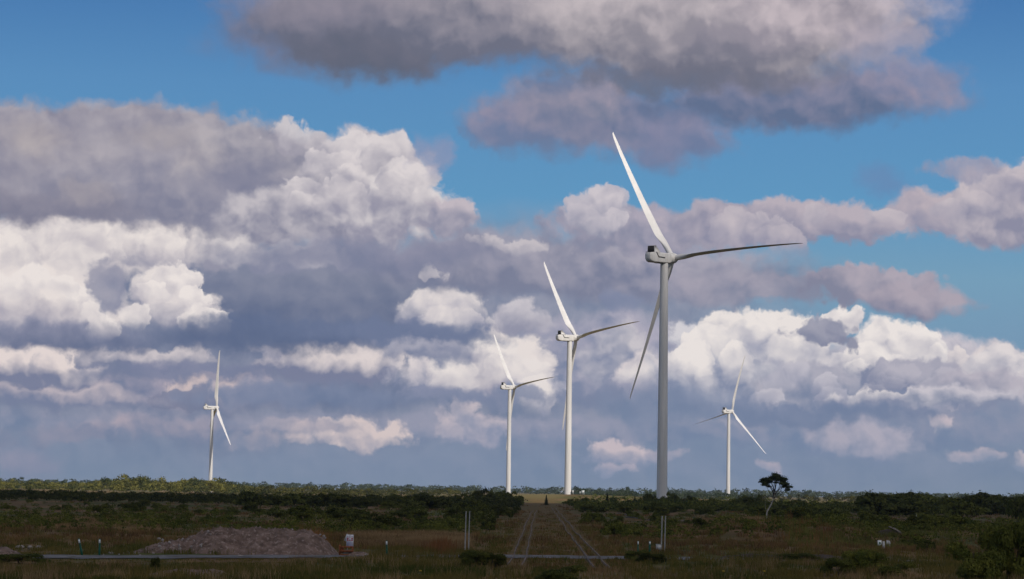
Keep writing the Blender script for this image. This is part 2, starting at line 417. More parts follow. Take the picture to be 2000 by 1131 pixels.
def tile_group(name, x0, x1, y0, y1):
    g = bpy.data.node_groups.new(name, 'ShaderNodeTree')
    for nm, ty in (('Qw', 'Vector'), ('Qs', 'Vector'), ('Qr', 'Vector'), ('SHADE', 'Float'), ('EDGE', 'Float'), ('sky', 'Color')):
        g.interface.new_socket(nm, in_out='INPUT', socket_type='NodeSocket' + ty)
    g.interface.new_socket('colour', in_out='OUTPUT', socket_type='NodeSocketColor')
    N = NT(g)
    gi = N.node('NodeGroupInput')
    e = {k: gi.outputs[k] for k in ('Qw', 'Qs', 'Qr', 'SHADE', 'EDGE')}
    c = gi.outputs['sky']
    cnt = 0
    n_tile = len(bpy.data.node_groups)
    for k in ('Qw', 'Qs', 'Qr'):          # a hair's breadth apart, so that each part of the sky is worked out on its own
        e[k] = N.v('ADD', e[k], (1e-5 * n_tile, 0, 0))
    e['SHADE'] = N.m('ADD', e['SHADE'], 1e-5 * n_tile)
    e['EDGE'] = N.m('ADD', e['EDGE'], 1e-5 * n_tile)
    for b in CL:
        x, y, rx, ry = b[:4]
        kind = b[9] if len(b) > 9 else 'c'
        soft = b[6] if len(b) > 6 else 0.25
        k = 1 + soft
        mx, my = {'c': (75, 60), 's': (120, 65), 'k': (52, 46)}[kind]
        if x + rx * k + mx < x0 or x - rx * k - mx > x1 or y + ry * k + my < y0 or y - ry * k - my > y1:
            continue
        if cnt % 16 == 15:
            for k in ('Qw', 'Qs', 'Qr'):
                e[k] = N.v('MULTIPLY_ADD', c, (1e-7, 1e-7, 0), e[k])
        c = cloud(N, e, c, *b)
        cnt += 1
    go = N.node('NodeGroupOutput')
    g.links.new(c, go.inputs[0])
    return g, cnt


def tile_shader(x0, x1, y0, y1):
    g, cnt = tile_group('cloud_bank', x0, x1, y0, y1)
    n = W.node('ShaderNodeGroup')
    n.node_tree = g
    for k, v in (('Qw', Qw), ('Qs', Qs), ('Qr', Qr), ('SHADE', SHADE), ('EDGE', EDGE), ('sky', sky_c)):
        WT.links.new(v, n.inputs[k])
    b = W.node('ShaderNodeBackground')
    WT.links.new(n.outputs[0], b.inputs[0])
    return b.outputs[0]


def mixsh(f, a, b):
    n = W.node('ShaderNodeMixShader')
    W.put(n.inputs[0], f)
    WT.links.new(a, n.inputs[1])
    WT.links.new(b, n.inputs[2])
    return n.outputs[0]


# photo-space lines turned into sky lines: the horizon roll makes them slightly oblique
def side(x):
    """1 to the right of the sky line through photo column x"""
    a0, e0 = azel(x, 100)
    a1, e1 = azel(x, 900)
    k = (a1 - a0) / (e1 - e0)
    return W.m('GREATER_THAN', W.m('MULTIPLY_ADD', EL, -k, AZ), a0 - k * e0)


def below(y):
    a0, e0 = azel(200, y)
    a1, e1 = azel(1800, y)
    k = (e1 - e0) / (a1 - a0)
    return W.m('LESS_THAN', W.m('MULTIPLY_ADD', AZ, -k, EL), e0 - k * a0)


def cols(ix0, ix1, iy0, iy1):
    if ix1 - ix0 == 1 and iy1 - iy0 == 1:
        return tile_shader(TX[ix0], TX[ix1], TY[iy0], TY[iy1])
    if ix1 - ix0 == 1:
        m = iy0 + 1
        return mixsh(below(TY[m]), cols(ix0, ix1, iy0, m), cols(ix0, ix1, m, iy1))
    m = (ix0 + ix1) // 2
    return mixsh(side(TX[m]), cols(ix0, m, iy0, iy1), cols(m, ix1, iy0, iy1))


# away from the measured part of the sky: broken cloud made of the same noises
gen = W.noise(W.v('MULTIPLY', dirn, (1, 1, 2.2)), 3.2, 8.0, 0.58)
out_f = W.m('MAXIMUM', W.rng(EL, 12.0, 15.0), W.rng(W.m('ABSOLUTE', AZ), 13.0, 16.0))
gm = W.rng(gen, 0.47, 0.60)
gcol = W.mix(W.noise(dirn, 6.0, 5.0, 0.55), (*lin((120, 122, 136)), 1), (*lin((215, 208, 208)), 1))
wide_c = W.mix(gm, sky_c, gcol)
wide_c = W.mix(W.rng(EL, 0.0, -1.5), wide_c, (*lin((60, 66, 60)), 1))
bgw = W.node('ShaderNodeBackground')
W.put(bgw.inputs[0], wide_c)
final = mixsh(out_f, cols(0, len(TX) - 1, 0, len(TY) - 1), bgw.outputs[0])
wo = W.node('ShaderNodeOutputWorld')
WT.links.new(final, wo.inputs[0])
world.cycles.sampling_method = 'MANUAL'
world.cycles.sample_map_resolution = 256

scene.view_settings.view_transform = 'Standard'
scene.view_settings.look = 'None'
scene.view_settings.exposure = 0.0
scene.view_settings.gamma = 1.0

# ------------------------------------------------------------------ helpers
rng = np.random.default_rng(7)


def hash2(ix, iy, seed=0):
    h = (ix.astype(np.int64) * 374761393 + iy.astype(np.int64) * 668265263 + seed * 1442695041) & 0xffffffff
    h = ((h ^ (h >> 13)) * 1274126177) & 0xffffffff
    return ((h ^ (h >> 16)) & 0xffffff) / float(0xffffff)


def vnoise(x, y, seed=0):
    x = np.asarray(x, float)
    y = np.asarray(y, float)
    ix, iy = np.floor(x), np.floor(y)
    fx, fy = x - ix, y - iy
    fx = fx * fx * (3 - 2 * fx)
    fy = fy * fy * (3 - 2 * fy)
    a, b = hash2(ix, iy, seed), hash2(ix + 1, iy, seed)
    c_, d = hash2(ix, iy + 1, seed), hash2(ix + 1, iy + 1, seed)
    return (a * (1 - fx) + b * fx) * (1 - fy) + (c_ * (1 - fx) + d * fx) * fy


def fbm(x, y, seed=0, oct=4):
    r, a, t = 0.0, 1.0, 0.0
    for i in range(oct):
        r = r + a * vnoise(np.asarray(x) * 2 ** i, np.asarray(y) * 2 ** i, seed + i)
        t += a
        a *= 0.5
    return r / t * 2 - 1


def sstep(a, b, x):
    t = np.clip((np.asarray(x, float) - a) / (b - a), 0, 1)
    return t * t * (3 - 2 * t)


BED = 1.1            # centre line of the old railway: x = BED + SL * y
SL = 0.0124
TRACKS = (-1.52, 3.73)


def road_y(x):
    return np.interp(np.asarray(x, float), [-70, -30, 0, 70], [138, 163, 181.5, 186])


TURB = [  # photo x of tower top, distance, heading, rotor angle, base z, description
    (1295.5, 938, 45.3, -34.2, 0.0), (1112.2, 1492, 56.5, -38.8, 3.4), (996.5, 2166, 58.0, -38.8, 1.4),
    (416.9, 2590, 72.0, 9.0, -6.5), (1424.3, 2572, 47.0, 16.0, -3.2)]
TURB_XY = []
for (px, D, hd, al, bz) in TURB:
    p = at(px, 700, D)
    TURB_XY.append((p.x, D))


def gz(x, y):
    """height of the ground"""
    x = np.asarray(x, float)
    y = np.asarray(y, float)
    off = np.abs(x - (BED + SL * y))
    wild = sstep(5.5, 14, off)
    road = 1 - sstep(5.0, 9.0, np.abs(y - road_y(x)))
    z = wild * (1 - road) * (0.34 * fbm(x / 11, y / 14, 3, 4) + 0.5 * fbm(x / 50, y / 60, 9, 3))
    fl = (1 - sstep(-14, -9, x)) * sstep(-34, -22, y - road_y(x)) * (1 - sstep(2, 8, y - road_y(x)))
    z = z * (1 - 0.9 * fl)
    z = z + sstep(1000, 1500, y) * 1.2 * fbm(x / 300, y / 400, 5, 3) * wild
    # peat bank on the right
    u = x / y * 5000 + 1000
    z = z + 1.15 * sstep(1385, 1440, u) * (1 - sstep(1660, 1720, u)) * sstep(240, 268, y) * (1 - sstep(370, 450, y))
    z = z + 0.5 * sstep(1660, 1720, u) * sstep(240, 280, y) * (1 - sstep(330, 420, y))
    for (tx, ty), t in zip(TURB_XY, TURB):
        if t[4] != 0:
            w = np.exp(-(((x - tx) / 90) ** 2 + ((y - ty) / 260) ** 2))
            z = z * (1 - w) + t[4] * w
        else:
            w = np.exp(-(((x - tx) / 30) ** 2 + ((y - ty) / 30) ** 2))
            z = z * (1 - w)
    return z


def mesh_np(name, verts, faces, mat=None, parent=None, smooth=False, attrs=None, mats=None, matidx=None):
    """faces: int array (n, 3 or 4) or a list of such arrays"""
    me = bpy.data.meshes.new(name)
    verts = np.asarray(verts, np.float32)
    fl = faces if isinstance(faces, list) else [faces]
    fl = [np.asarray(f, np.int32) for f in fl if len(f)]
    loops = np.concatenate([f.ravel() for f in fl])
    tot = np.concatenate([np.full(len(f), f.shape[1], np.int32) for f in fl])
    start = np.concatenate([[0], np.cumsum(tot)[:-1]]).astype(np.int32)
    me.vertices.add(len(verts))
    me.vertices.foreach_set('co', verts.ravel())
    me.loops.add(len(loops))
    me.loops.foreach_set('vertex_index', loops)
    me.polygons.add(len(tot))
    me.polygons.foreach_set('loop_start', start)
    me.polygons.foreach_set('loop_total', tot)
    if smooth:
        me.polygons.foreach_set('use_smooth', np.ones(len(tot), bool))
    if attrs:
        for k, v in attrs.items():
            a = me.attributes.new(k, 'FLOAT', 'POINT')
            a.data.foreach_set('value', np.asarray(v, np.float32))
    me.update(calc_edges=True)
    me.validate()
    for mm in (mats or ([mat] if mat else [])):
        me.materials.append(mm)
    if matidx is not None:
        me.polygons.foreach_set('material_index', np.asarray(matidx, np.int32))
    return obj_of(name, me, parent)


def obj_of(name, me, parent=None):
    o = bpy.data.objects.new(name, me)
    COL.objects.link(o)
    if parent:
        o.parent = parent
    return o


def tag(o, label=None, cat=None, group=None, kind=None):
    for k, v in (('label', label), ('category', cat), ('group', group), ('kind', kind)):
        if v:
            o[k] = v
    return o


def empty(name, loc, rz=0.0):
    o = bpy.data.objects.new(name, None)
    COL.objects.link(o)
    o.location = loc
    o.rotation_euler = (0, 0, rz)
    return o


class MB:
    """collects simple shapes into one mesh"""
    def __init__(self):
        self.v, self.q, self.t, self.n = [], [], [], 0

    def add(self, v, q=(), t=()):
        v = np.asarray(v, float).reshape(-1, 3)
        if len(q):
            self.q.append(np.asarray(q) + self.n)
        if len(t):
            self.t.append(np.asarray(t) + self.n)
        self.v.append(v)
        self.n += len(v)

    def box(self, c, s, M=None):
        x, y, z = np.asarray(s) / 2.0
        v = np.array([(a * x, b * y, d * z) for a in (-1, 1) for b in (-1, 1) for d in (-1, 1)])
        if M is not None:
            v = v @ np.array(M.to_3x3()).T
        self.add(v + np.asarray(c), [(0, 1, 3, 2), (4, 6, 7, 5), (0, 4, 5, 1), (2, 3, 7, 6), (0, 2, 6, 4), (1, 5, 7, 3)])

    def tube(self, pts, rad, n=8, cap=True):
        pts = np.asarray(pts, float)
        rad = np.broadcast_to(rad, (len(pts),))
        rings = []
        for i, p in enumerate(pts):
            d = pts[min(i + 1, len(pts) - 1)] - pts[max(i - 1, 0)]
            d = d / (np.linalg.norm(d) + 1e-9)
            a = np.array([0, 1.0, 0]) if abs(d[1]) < 0.9 else np.array([1.0, 0, 0])
            e1 = np.cross(d, a)
            e1 /= np.linalg.norm(e1)
            e2 = np.cross(d, e1)
            th = np.arange(n) * 2 * np.pi / n
            rings.append(p + rad[i] * (np.cos(th)[:, None] * e1 + np.sin(th)[:, None] * e2))
        self.loft(rings, cap)

    def loft(self, rings, cap=True):
        n = len(rings[0])
        v = np.concatenate(rings)
        q = []
        for i in range(len(rings) - 1):
            for j in range(n):
                k = (j + 1) % n
                q.append((i * n + j, i * n + k, (i + 1) * n + k, (i + 1) * n + j))
        t = []
        if cap:
            m = len(v)
            v = np.concatenate([v, [rings[0].mean(0), rings[-1].mean(0)]])
            b = (len(rings) - 1) * n
            for j in range(n):
                k = (j + 1) % n
                t.append((m, k, j))
                t.append((m + 1, b + j, b + k))
        self.add(v, q, t)

    def build(self, name, mat, parent=None, smooth=False, autos=None):
        f = []
        if self.q:
            f.append(np.concatenate(self.q))
        if self.t:
            f.append(np.concatenate(self.t))
        o = mesh_np(name, np.concatenate(self.v), f, mat, parent, smooth)
        if autos:
            me = o.data
            me.set_sharp_from_angle(angle=R(autos))
        return o


# ------------------------------------------------------------------ materials
def material(name, col, rough=0.9, col2=None, scale=3.0, detail=5.0, col3=None, metal=0.0, bump=0.0, bscale=None,
             spec=0.3, objrand=0.0, trans=0.0, attr=None, attrcol=None, coords='Object', stretch=(1, 1, 1)):
    m = bpy.data.materials.new(name)
    m.use_nodes = True
    t = m.node_tree
    N = NT(t)
    b = t.nodes['Principled BSDF']
    b.inputs['Roughness'].default_value = rough
    b.inputs['Metallic'].default_value = metal
    b.inputs['Specular IOR Level'].default_value = spec
    tcn = N.node('ShaderNodeTexCoord').outputs[coords]
    if stretch != (1, 1, 1):
        tcn = N.v('MULTIPLY', tcn, stretch)
    cc = (*col, 1)
    if col2 is not None:
        f = N.rng(N.noise(tcn, scale, detail, 0.6), 0.35, 0.65)
        cc = N.mix(f, (*col, 1), (*col2, 1))
        if col3 is not None:
            f3 = N.rng(N.noise(N.v('ADD', tcn, (13.1, 7.7, 3.3)), scale * 2.3, detail, 0.6), 0.52, 0.66)
            cc = N.mix(f3, cc, (*col3, 1))
    if attr:
        an = N.node('ShaderNodeAttribute', attribute_name=attr)
        cc = N.mix(an.outputs['Fac'], cc, (*attrcol, 1))
    if objrand:
        oi = N.node('ShaderNodeObjectInfo').outputs['Random']
        k = N.m('MULTIPLY_ADD', oi, 2 * objrand, 1 - objrand)
        cc = N.v('SCALE', cc, scale=k)
    N.put(b.inputs['Base Color'], cc)
    if bump:
        bn = N.node('ShaderNodeBump')
        bn.inputs['Strength'].default_value = 1.0
        bn.inputs['Distance'].default_value = bump
        N.put(bn.inputs['Height'], N.noise(tcn, bscale or scale * 3, 6.0, 0.6))
        t.links.new(bn.outputs[0], b.inputs['Normal'])
    if trans:
        tr = N.node('ShaderNodeBsdfTranslucent')
        N.put(tr.inputs[0], cc)
        mx = N.node('ShaderNodeMixShader')
        mx.inputs[0].default_value = trans
        t.links.new(b.outputs[0], mx.inputs[1])
        t.links.new(tr.outputs[0], mx.inputs[2])
        t.links.new(mx.outputs[0], t.nodes['Material Output'].inputs[0])
    return m


def leaf_material(name, dark, light, trans=0.25, hue=0.38):
    m = bpy.data.materials.new(name)
    m.use_nodes = True
    t = m.node_tree
    N = NT(t)
    b = t.nodes['Principled BSDF']
    b.inputs['Roughness'].default_value = 0.85
    b.inputs['Specular IOR Level'].default_value = 0.15
    a = N.node('ShaderNodeAttribute', attribute_name='tone').outputs['Fac']
    cc = N.mix(a, (*dark, 1), (*light, 1))
    oi = N.node('ShaderNodeObjectInfo').outputs['Random']
    cc = N.v('SCALE', cc, scale=N.m('MULTIPLY_ADD', oi, 2 * hue, 1 - hue))
    N.put(b.inputs['Base Color'], cc)
    tr = N.node('ShaderNodeBsdfTranslucent')
    N.put(tr.inputs[0], cc)
    mx = N.node('ShaderNodeMixShader')
    mx.inputs[0].default_value = trans
    t.links.new(b.outputs[0], mx.inputs[1])
    t.links.new(tr.outputs[0], mx.inputs[2])
    t.links.new(mx.outputs[0], t.nodes['Material Output'].inputs[0])
    return m


# ------------------------------------------------------------------ ground
def build_ground():
    ys = np.concatenate([[-3000, -900, -300, -60, 60], np.geomspace(100, 14000, 520)])
    s = np.linspace(-1, 1, 301)
    s = np.concatenate([[-9, -4, -2.2, -1.4], s, [1.4, 2.2, 4, 9]])
    Y, S = np.meshgrid(ys, s, indexing='ij')
    X = S * (0.24 * np.abs(Y) + 45)
    Z = gz(X, Y) * (np.abs(S) < 3)
    nr, nc = Y.shape
    v = np.stack([X, Y, Z], -1).reshape(-1, 3)
    i = np.arange(nr - 1)[:, None] * nc + np.arange(nc - 1)[None]
    f = np.stack([i, i + 1, i + nc + 1, i + nc], -1).reshape(-1, 4)
    off = np.abs(X - (BED + SL * Y))
    bed = (1 - sstep(4.0, 7.5, off + 2 * fbm(X / 5, Y / 15, 31, 3)))
    u = X / np.maximum(np.abs(Y), 1) * 5000 + 1000
    gold = sstep(1150, 1350, Y) * (1 - sstep(2200, 2600, Y)) * sstep(985, 1010, u) * (1 - sstep(1080, 1130, u))
    m = bpy.data.materials.new('bog_ground')
    m.use_nodes = True
    t = m.node_tree
    N = NT(t)
    b = t.nodes['Principled BSDF']
    b.inputs['Roughness'].default_value = 0.95
    b.inputs['Specular IOR Level'].default_value = 0.1
    P = N.node('ShaderNodeTexCoord').outputs['Object']
    n1 = N.noise(N.v('MULTIPLY', P, (1, 0.35, 1)), 0.045, 6.0, 0.62)
    n2 = N.noise(N.v('MULTIPLY', P, (1, 0.5, 1)), 0.35, 6.0, 0.65)
    n3 = N.noise(N.v('ADD', N.v('MULTIPLY', P, (1, 0.25, 1)), (50, 9, 0)), 0.06, 5.0, 0.6)
    cc = N.ramp(n1, [(0.30, (0.052, 0.062, 0.013)), (0.44, (0.095, 0.084, 0.022)), (0.52, (0.160, 0.092, 0.038)),
                     (0.62, (0.220, 0.135, 0.056)), (0.74, (0.12, 0.062, 0.028))])
    cc = N.mix(N.rng(n3, 0.50, 0.62), cc, (0.075, 0.088, 0.018, 1))
    cc = N.mix(N.rng(n2, 0.48, 0.72, 0, 0.7), cc, (0.055, 0.042, 0.028, 1))
    cc = N.mix(N.rng(n2, 0.50, 0.28, 0, 0.5), cc, (0.23, 0.155, 0.066, 1))
    ab = N.node('ShaderNodeAttribute', attribute_name='bed').outputs['Fac']
    bedc = N.ramp(N.noise(N.v('MULTIPLY', P, (1, 0.15, 1)), 0.8, 6.0, 0.65),
                  [(0.3, (0.080, 0.082, 0.018)), (0.47, (0.130, 0.090, 0.030)), (0.6, (0.190, 0.115, 0.044)), (0.75, (0.10, 0.09, 0.026))])
    cc = N.mix(N.m('MULTIPLY', ab, N.rng(n2, 0.2, 0.5, 0.6, 1.0)), cc, bedc)
    ag = N.node('ShaderNodeAttribute', attribute_name='gold').outputs['Fac']
    cc = N.mix(ag, cc, (0.17, 0.135, 0.050, 1))
    N.put(b.inputs['Base Color'], cc)
    bn = N.node('ShaderNodeBump')
    bn.inputs['Distance'].default_value = 0.35
    N.put(bn.inputs['Height'], n2)
    t.links.new(bn.outputs[0], b.inputs['Normal'])
    o = mesh_np('ground', v, f, m, smooth=True, attrs={'bed': bed.ravel(), 'gold': gold.ravel()})
    tag(o, 'brown and green bog ground stretching to the horizon', None, None, 'structure')


build_ground()

M_gravel = material('grey_gravel', (0.13, 0.125, 0.122), 0.95, (0.22, 0.212, 0.215), 0.5, 8, (0.10, 0.085, 0.05), bump=0.05, bscale=9)
xs = np.linspace(-70, 70, 400)
rows = []
for k, o_ in enumerate((-1, -0.6, 0, 0.6, 1)):
    e = 3.9 * o_ * (1 + 0.6 * fbm(xs / 2.2, 0 * xs + k * 9, 40 + k, 4))
    yy = road_y(xs) + e
    zz = gz(xs, yy) + 0.05 + 0.05 * (1 - abs(o_))
    rows.append(np.stack([xs, yy, zz], -1))
v = np.concatenate(rows)
i = (np.arange(4)[:, None] * 400 + np.arange(399)[None]).ravel()
road = mesh_np('road', v, np.stack([i, i + 1, i + 401, i + 400], -1), M_gravel, smooth=True)
tag(road, 'grey gravel road crossing in front of the old railway', None, None, 'structure')

# ------------------------------------------------------------------ the cloud bank overhead that keeps the bog in shade
def build_overhead():
    nx, ny = 130, 130
    U, V = np.meshgrid(np.linspace(-1, 1, nx), np.linspace(-1, 1, ny))
    ALT = 900.0
    sh = SUN_DIR * (ALT / SUN_DIR.z)
    X = U * 1500
    ye = 1030 + 0.16 * X + 40 * fbm(X / 160, X * 0, 77, 3)      # far edge of its shade on the ground
    Yg = -1700 + (V + 1) / 2 * (ye + 75 + 1700)
    edge = np.minimum(np.minimum((1 - np.abs(U)) * 1500, (V + 1) / 2 * 1200), (ye + 75) - Yg)
    dens = sstep(0, 150, edge)
    th = 20 + 150 * sstep(0, 500, edge) * (0.6 + 0.4 * fbm(X / 180, Yg / 180, 12, 4))
    top = np.stack([X + sh.x, Yg + sh.y, ALT + th * dens], -1).reshape(-1, 3)
    bot = np.stack([X + sh.x, Yg + sh.y, ALT - 0.18 * th * dens * (1 + fbm(X / 60, Yg / 60, 14, 3)) - 1.0], -1).reshape(-1, 3)
    v = np.concatenate([top, bot])
    i = (np.arange(ny - 1)[:, None] * nx + np.arange(nx - 1)[None]).ravel()
    a = np.stack([i, i + 1, i + nx + 1, i + nx], -1)
    n = nx * ny
    m = bpy.data.materials.new('cloud_vapour')
    m.use_nodes = True
    t = m.node_tree
    t.nodes.remove(t.nodes['Principled BSDF'])
    N = NT(t)
    d = N.node('ShaderNodeBsdfDiffuse')
    d.inputs[0].default_value = (0.94, 0.94, 0.96, 1)
    tl = N.node('ShaderNodeBsdfTranslucent')
    tl.inputs[0].default_value = (0.96, 0.95, 0.96, 1)
    m1 = N.node('ShaderNodeMixShader')
    m1.inputs[0].default_value = 0.62
    t.links.new(d.outputs[0], m1.inputs[1])
    t.links.new(tl.outputs[0], m1.inputs[2])
    tp = N.node('ShaderNodeBsdfTransparent')
    m2 = N.node('ShaderNodeMixShader')
    N.put(m2.inputs[0], N.m('MULTIPLY', N.node('ShaderNodeAttribute', attribute_name='dens').outputs['Fac'], 0.765))
    t.links.new(tp.outputs[0], m2.inputs[1])
    t.links.new(m1.outputs[0], m2.inputs[2])
    t.links.new(m2.outputs[0], t.nodes['Material Output'].inputs[0])
    dd = dens.ravel()
    o = mesh_np('cloud', v, [a, (a + n)[:, ::-1]], m, smooth=True, attrs={'dens': np.concatenate([dd, dd])})
    tag(o, 'wide grey cloud high overhead that keeps the near bog in shade', None, None, 'structure')


build_overhead()

# ------------------------------------------------------------------ wind turbines
M_white = material('white_turbine_paint', (0.74, 0.72, 0.69), 0.55, (0.62, 0.60, 0.57), 0.5, 6, spec=0.3, stretch=(1, 1, 0.08))
M_blade = material('white_blade_gelcoat', (0.76, 0.74, 0.71), 0.45, (0.68, 0.66, 0.63), 0.12, 4, spec=0.35)
M_dark = material('dark_grille', (0.035, 0.032, 0.03), 0.6, (0.07, 0.06, 0.055), 4, 3)
M_seam = material('dark_seam', (0.045, 0.045, 0.048), 0.7, (0.03, 0.03, 0.03), 4, 2)
HUB_H, RAD = 91.0, 58.5


def rrect(w, h, r, n=5):
    p = []
    for cx, cz, a0 in ((w / 2 - r, h / 2 - r, 0), (-w / 2 + r, h / 2 - r, 90), (-w / 2 + r, -h / 2 + r, 180), (w / 2 - r, -h / 2 + r, 270)):
        for k in range(n):
            a = R(a0 + 90 * k / (n - 1))
            p.append((cx + r * math.cos(a), cz + r * math.sin(a)))
    return np.array(p)


def tower_mesh():
    m = MB()
    zs = np.linspace(0, HUB_H - 1.9, 30)
    rings = []
    th = np.arange(48) * 2 * np.pi / 48
    for z in zs:
        r = 2.0 - (2.0 - 1.42) * (z / HUB_H) ** 1.05
        rings.append(np.stack([r * np.cos(th), r * np.sin(th), 0 * th + z], -1))
    m.loft(rings, False)
    for z in (22.5, 46.5, 69.0):                     # flange joints between the sections
        r = 2.0 - (2.0 - 1.42) * (z / HUB_H) ** 1.05 + 0.012
        m.loft([np.stack([r * np.cos(th), r * np.sin(th), 0 * th + z + d], -1) for d in (-0.09, 0.09)], False)
    return m


def nacelle_mesh():
    m = MB()
    secs = [  # y, width, height, centre z, radius
        (-9.2, 1.9, 1.9, 0.55, 0.7), (-9.05, 2.6, 2.7, 0.30, 0.75), (-8.3, 3.1, 3.35, 0.08, 0.6), (-7.2, 3.4, 3.7, 0.0, 0.45),
        (-2.0, 3.45, 3.75, 0.0, 0.42), (1.6, 3.4, 3.7, 0.0, 0.5), (2.3, 3.2, 3.4, 0.0, 0.8)]
    rings = []
    for y, w, h, cz, r in secs:
        p = rrect(w, h, r)
        rings.append(np.stack([p[:, 0], 0 * p[:, 0] + y, p[:, 1] + cz], -1))
    m.loft(rings)
    return m


def cooler_mesh():
    """box standing on the roof at the rear with side cheeks sloping forward"""
    m = MB()
    z0, z1 = 1.8, 4.25
    for s in (-1, 1):                                # cheeks
        x0, x1 = s * 1.72, s * 1.56
        prof = [(-7.3, z0), (-7.3, z1), (-6.5, z1), (-6.1, z1 - 0.35), (-3.9, z0)]
        v = [(x0, a, b) for a, b in prof] + [(x1, a, b) for a, b in prof]
        n = 5
        m.add(v, [(i, (i + 1) % n, (i + 1) % n + n, i + n) for i in range(n)],
              [(0, 1, 2), (0, 2, 3), (0, 3, 4), (5, 7, 6), (5, 8, 7), (5, 9, 8)])
    m.box((0, -6.9, z1 - 0.06), (3.1, 0.8, 0.12))
    m.box((0, -6.9, z0 + 0.06), (3.1, 0.8, 0.12))
    m.box((0, -6.45, (z0 + z1) / 2), (3.1, 0.06, z1 - z0 - 0.26))
    return m


def radiator_mesh():
    m = MB()
    for i in range(19):
        m.box((-1.45 + i * 2.9 / 18, -7.05, 3.02), (0.07, 0.5, 2.15))
    m.box((0, -6.75, 3.02), (3.05, 0.04, 2.2))
    m.box((0, -7.2, 4.09), (3.1, 0.14, 0.1))
    m.box((-1.5, -7.2, 3.02), (0.1, 0.14, 2.2))
    m.box((1.5, -7.2, 3.02), (0.1, 0.14, 2.2))
    return m


def seam_mesh():
    """dark stepped moulding on each flank and the edge of the rear hatch"""
    m = MB()
    for s in (-1, 1):
        x = s * 1.74
        pts = [(-6.1, 1.80), (-4.9, 0.15), (-1.6, 0.0)]
        for (a, b), (c_, d) in zip(pts[:-1], pts[1:]):
            L = math.hypot(c_ - a, d - b)
            M = Matrix.Rotation(math.atan2(d - b, c_ - a), 3, 'X')
            m.box((x, (a + c_) / 2, (b + d) / 2), (0.10, L + 0.2, 0.38), M)
    m.box((0, -8.2, 1.83), (2.5, 1.7, 0.12))
    m.box((0, -1.0, -1.93), (2.6, 6.0, 0.14))
    return m


def hub_mesh():
    m = MB()
    th = np.arange(32) * 2 * np.pi / 32
    prof = [(-2.25, 1.45), (-2.0, 1.75), (-1.0, 1.95), (0.0, 2.0), (0.9, 1.85), (1.7, 1.4), (2.2, 0.8), (2.38, 0.3)]
    m.loft([np.stack([r * np.cos(th), 0 * th + y, r * np.sin(th)], -1) for y, r in prof])
    return m


def blade_mesh():
    m = MB()
    n = 28
    th = np.arange(n) * 2 * np.pi / n
    rings = []
    for r in np.concatenate([np.linspace(1.2, 14, 22), np.linspace(15, RAD - 1, 26), [RAD - 0.5, RAD - 0.15, RAD]]):
        # chord
        if r < 3.2:
            ch, tk, w = 2.1, 1.0, 0.0
        else:
            w = sstep(3.2, 11.5, r)
            full = np.interp(r, [3, 11.5, 20, 30, 40, 50, 56, 58, 58.5], [3.5, 3.6, 3.2, 2.6, 2.05, 1.5, 1.05, 0.6, 0.15])
            ch = 2.1 * (1 - w) + full * w
            tk = 1.0 * (1 - w) + np.interp(r, [10, 16, 30, 58], [0.36, 0.27, 0.21, 0.16]) * w
        a = th
        # aerofoil-ish: x along chord (+ = leading edge), y thickness
        xc = np.cos(a)
        yt = np.sin(a) * (1 - w * 0.42 * (1 - xc) * 0.9)
        # leading edge straight: shift so the bulge is on the trailing side
        x = ch / 2 * xc + (1.05 - ch / 2) * w + 0.0
        y = ch * tk / 2 * yt
        beta = R(np.interp(r, [3, 10, 20, 40, 58], [84, 82, 77, 75, 74]))
        pre = 0.8 * ((r / RAD) ** 2) + math.tan(R(2.0)) * r        # cone and bend, ahead of the tower
        bend = 1.9 * ((r / RAD) ** 2)
        cx = x * math.cos(beta) - y * math.sin(beta) * -1.0
        cy = x * math.sin(beta) - y * math.cos(beta)
        rings.append(np.stack([cx + bend, cy + pre, 0 * th + r], -1))
    m.loft(rings)
    return m


def stair_mesh():
    m = MB()
    for s in (-0.5, 0.5):
        m.tube([(-4.6, s, 0.1), (-2.1, s, 2.9)], 0.07, 6)
        m.tube([(-4.6, s, 1.1), (-2.1, s, 3.9)], 0.04, 6)
    for k in range(9):
        f = k / 8
        m.box((-4.6 + 2.5 * f, 0, 0.1 + 2.8 * f), (0.3, 1.0, 0.05))
    m.box((-2.1, 0, 2.95), (0.9, 1.3, 0.08))
    return m


proto = dict(
    tower=tower_mesh().build('tower', M_white, None, True, 40),
    nacelle=nacelle_mesh().build('nacelle', M_white, None, True, 40),
    cooler=cooler_mesh().build('cooler', M_white),
    radiator=radiator_mesh().build('radiator', M_dark),
    moulding=seam_mesh().build('moulding', M_seam),
    hub=hub_mesh().build('hub', M_white, None, True, 40),
    blade=blade_mesh().build('blade', M_blade, None, True, 60),
    stair=stair_mesh().build('stair', M_white))
proto_me = {k: o.data for k, o in proto.items()}
for o in proto.values():
    bpy.data.objects.remove(o, do_unlink=True)

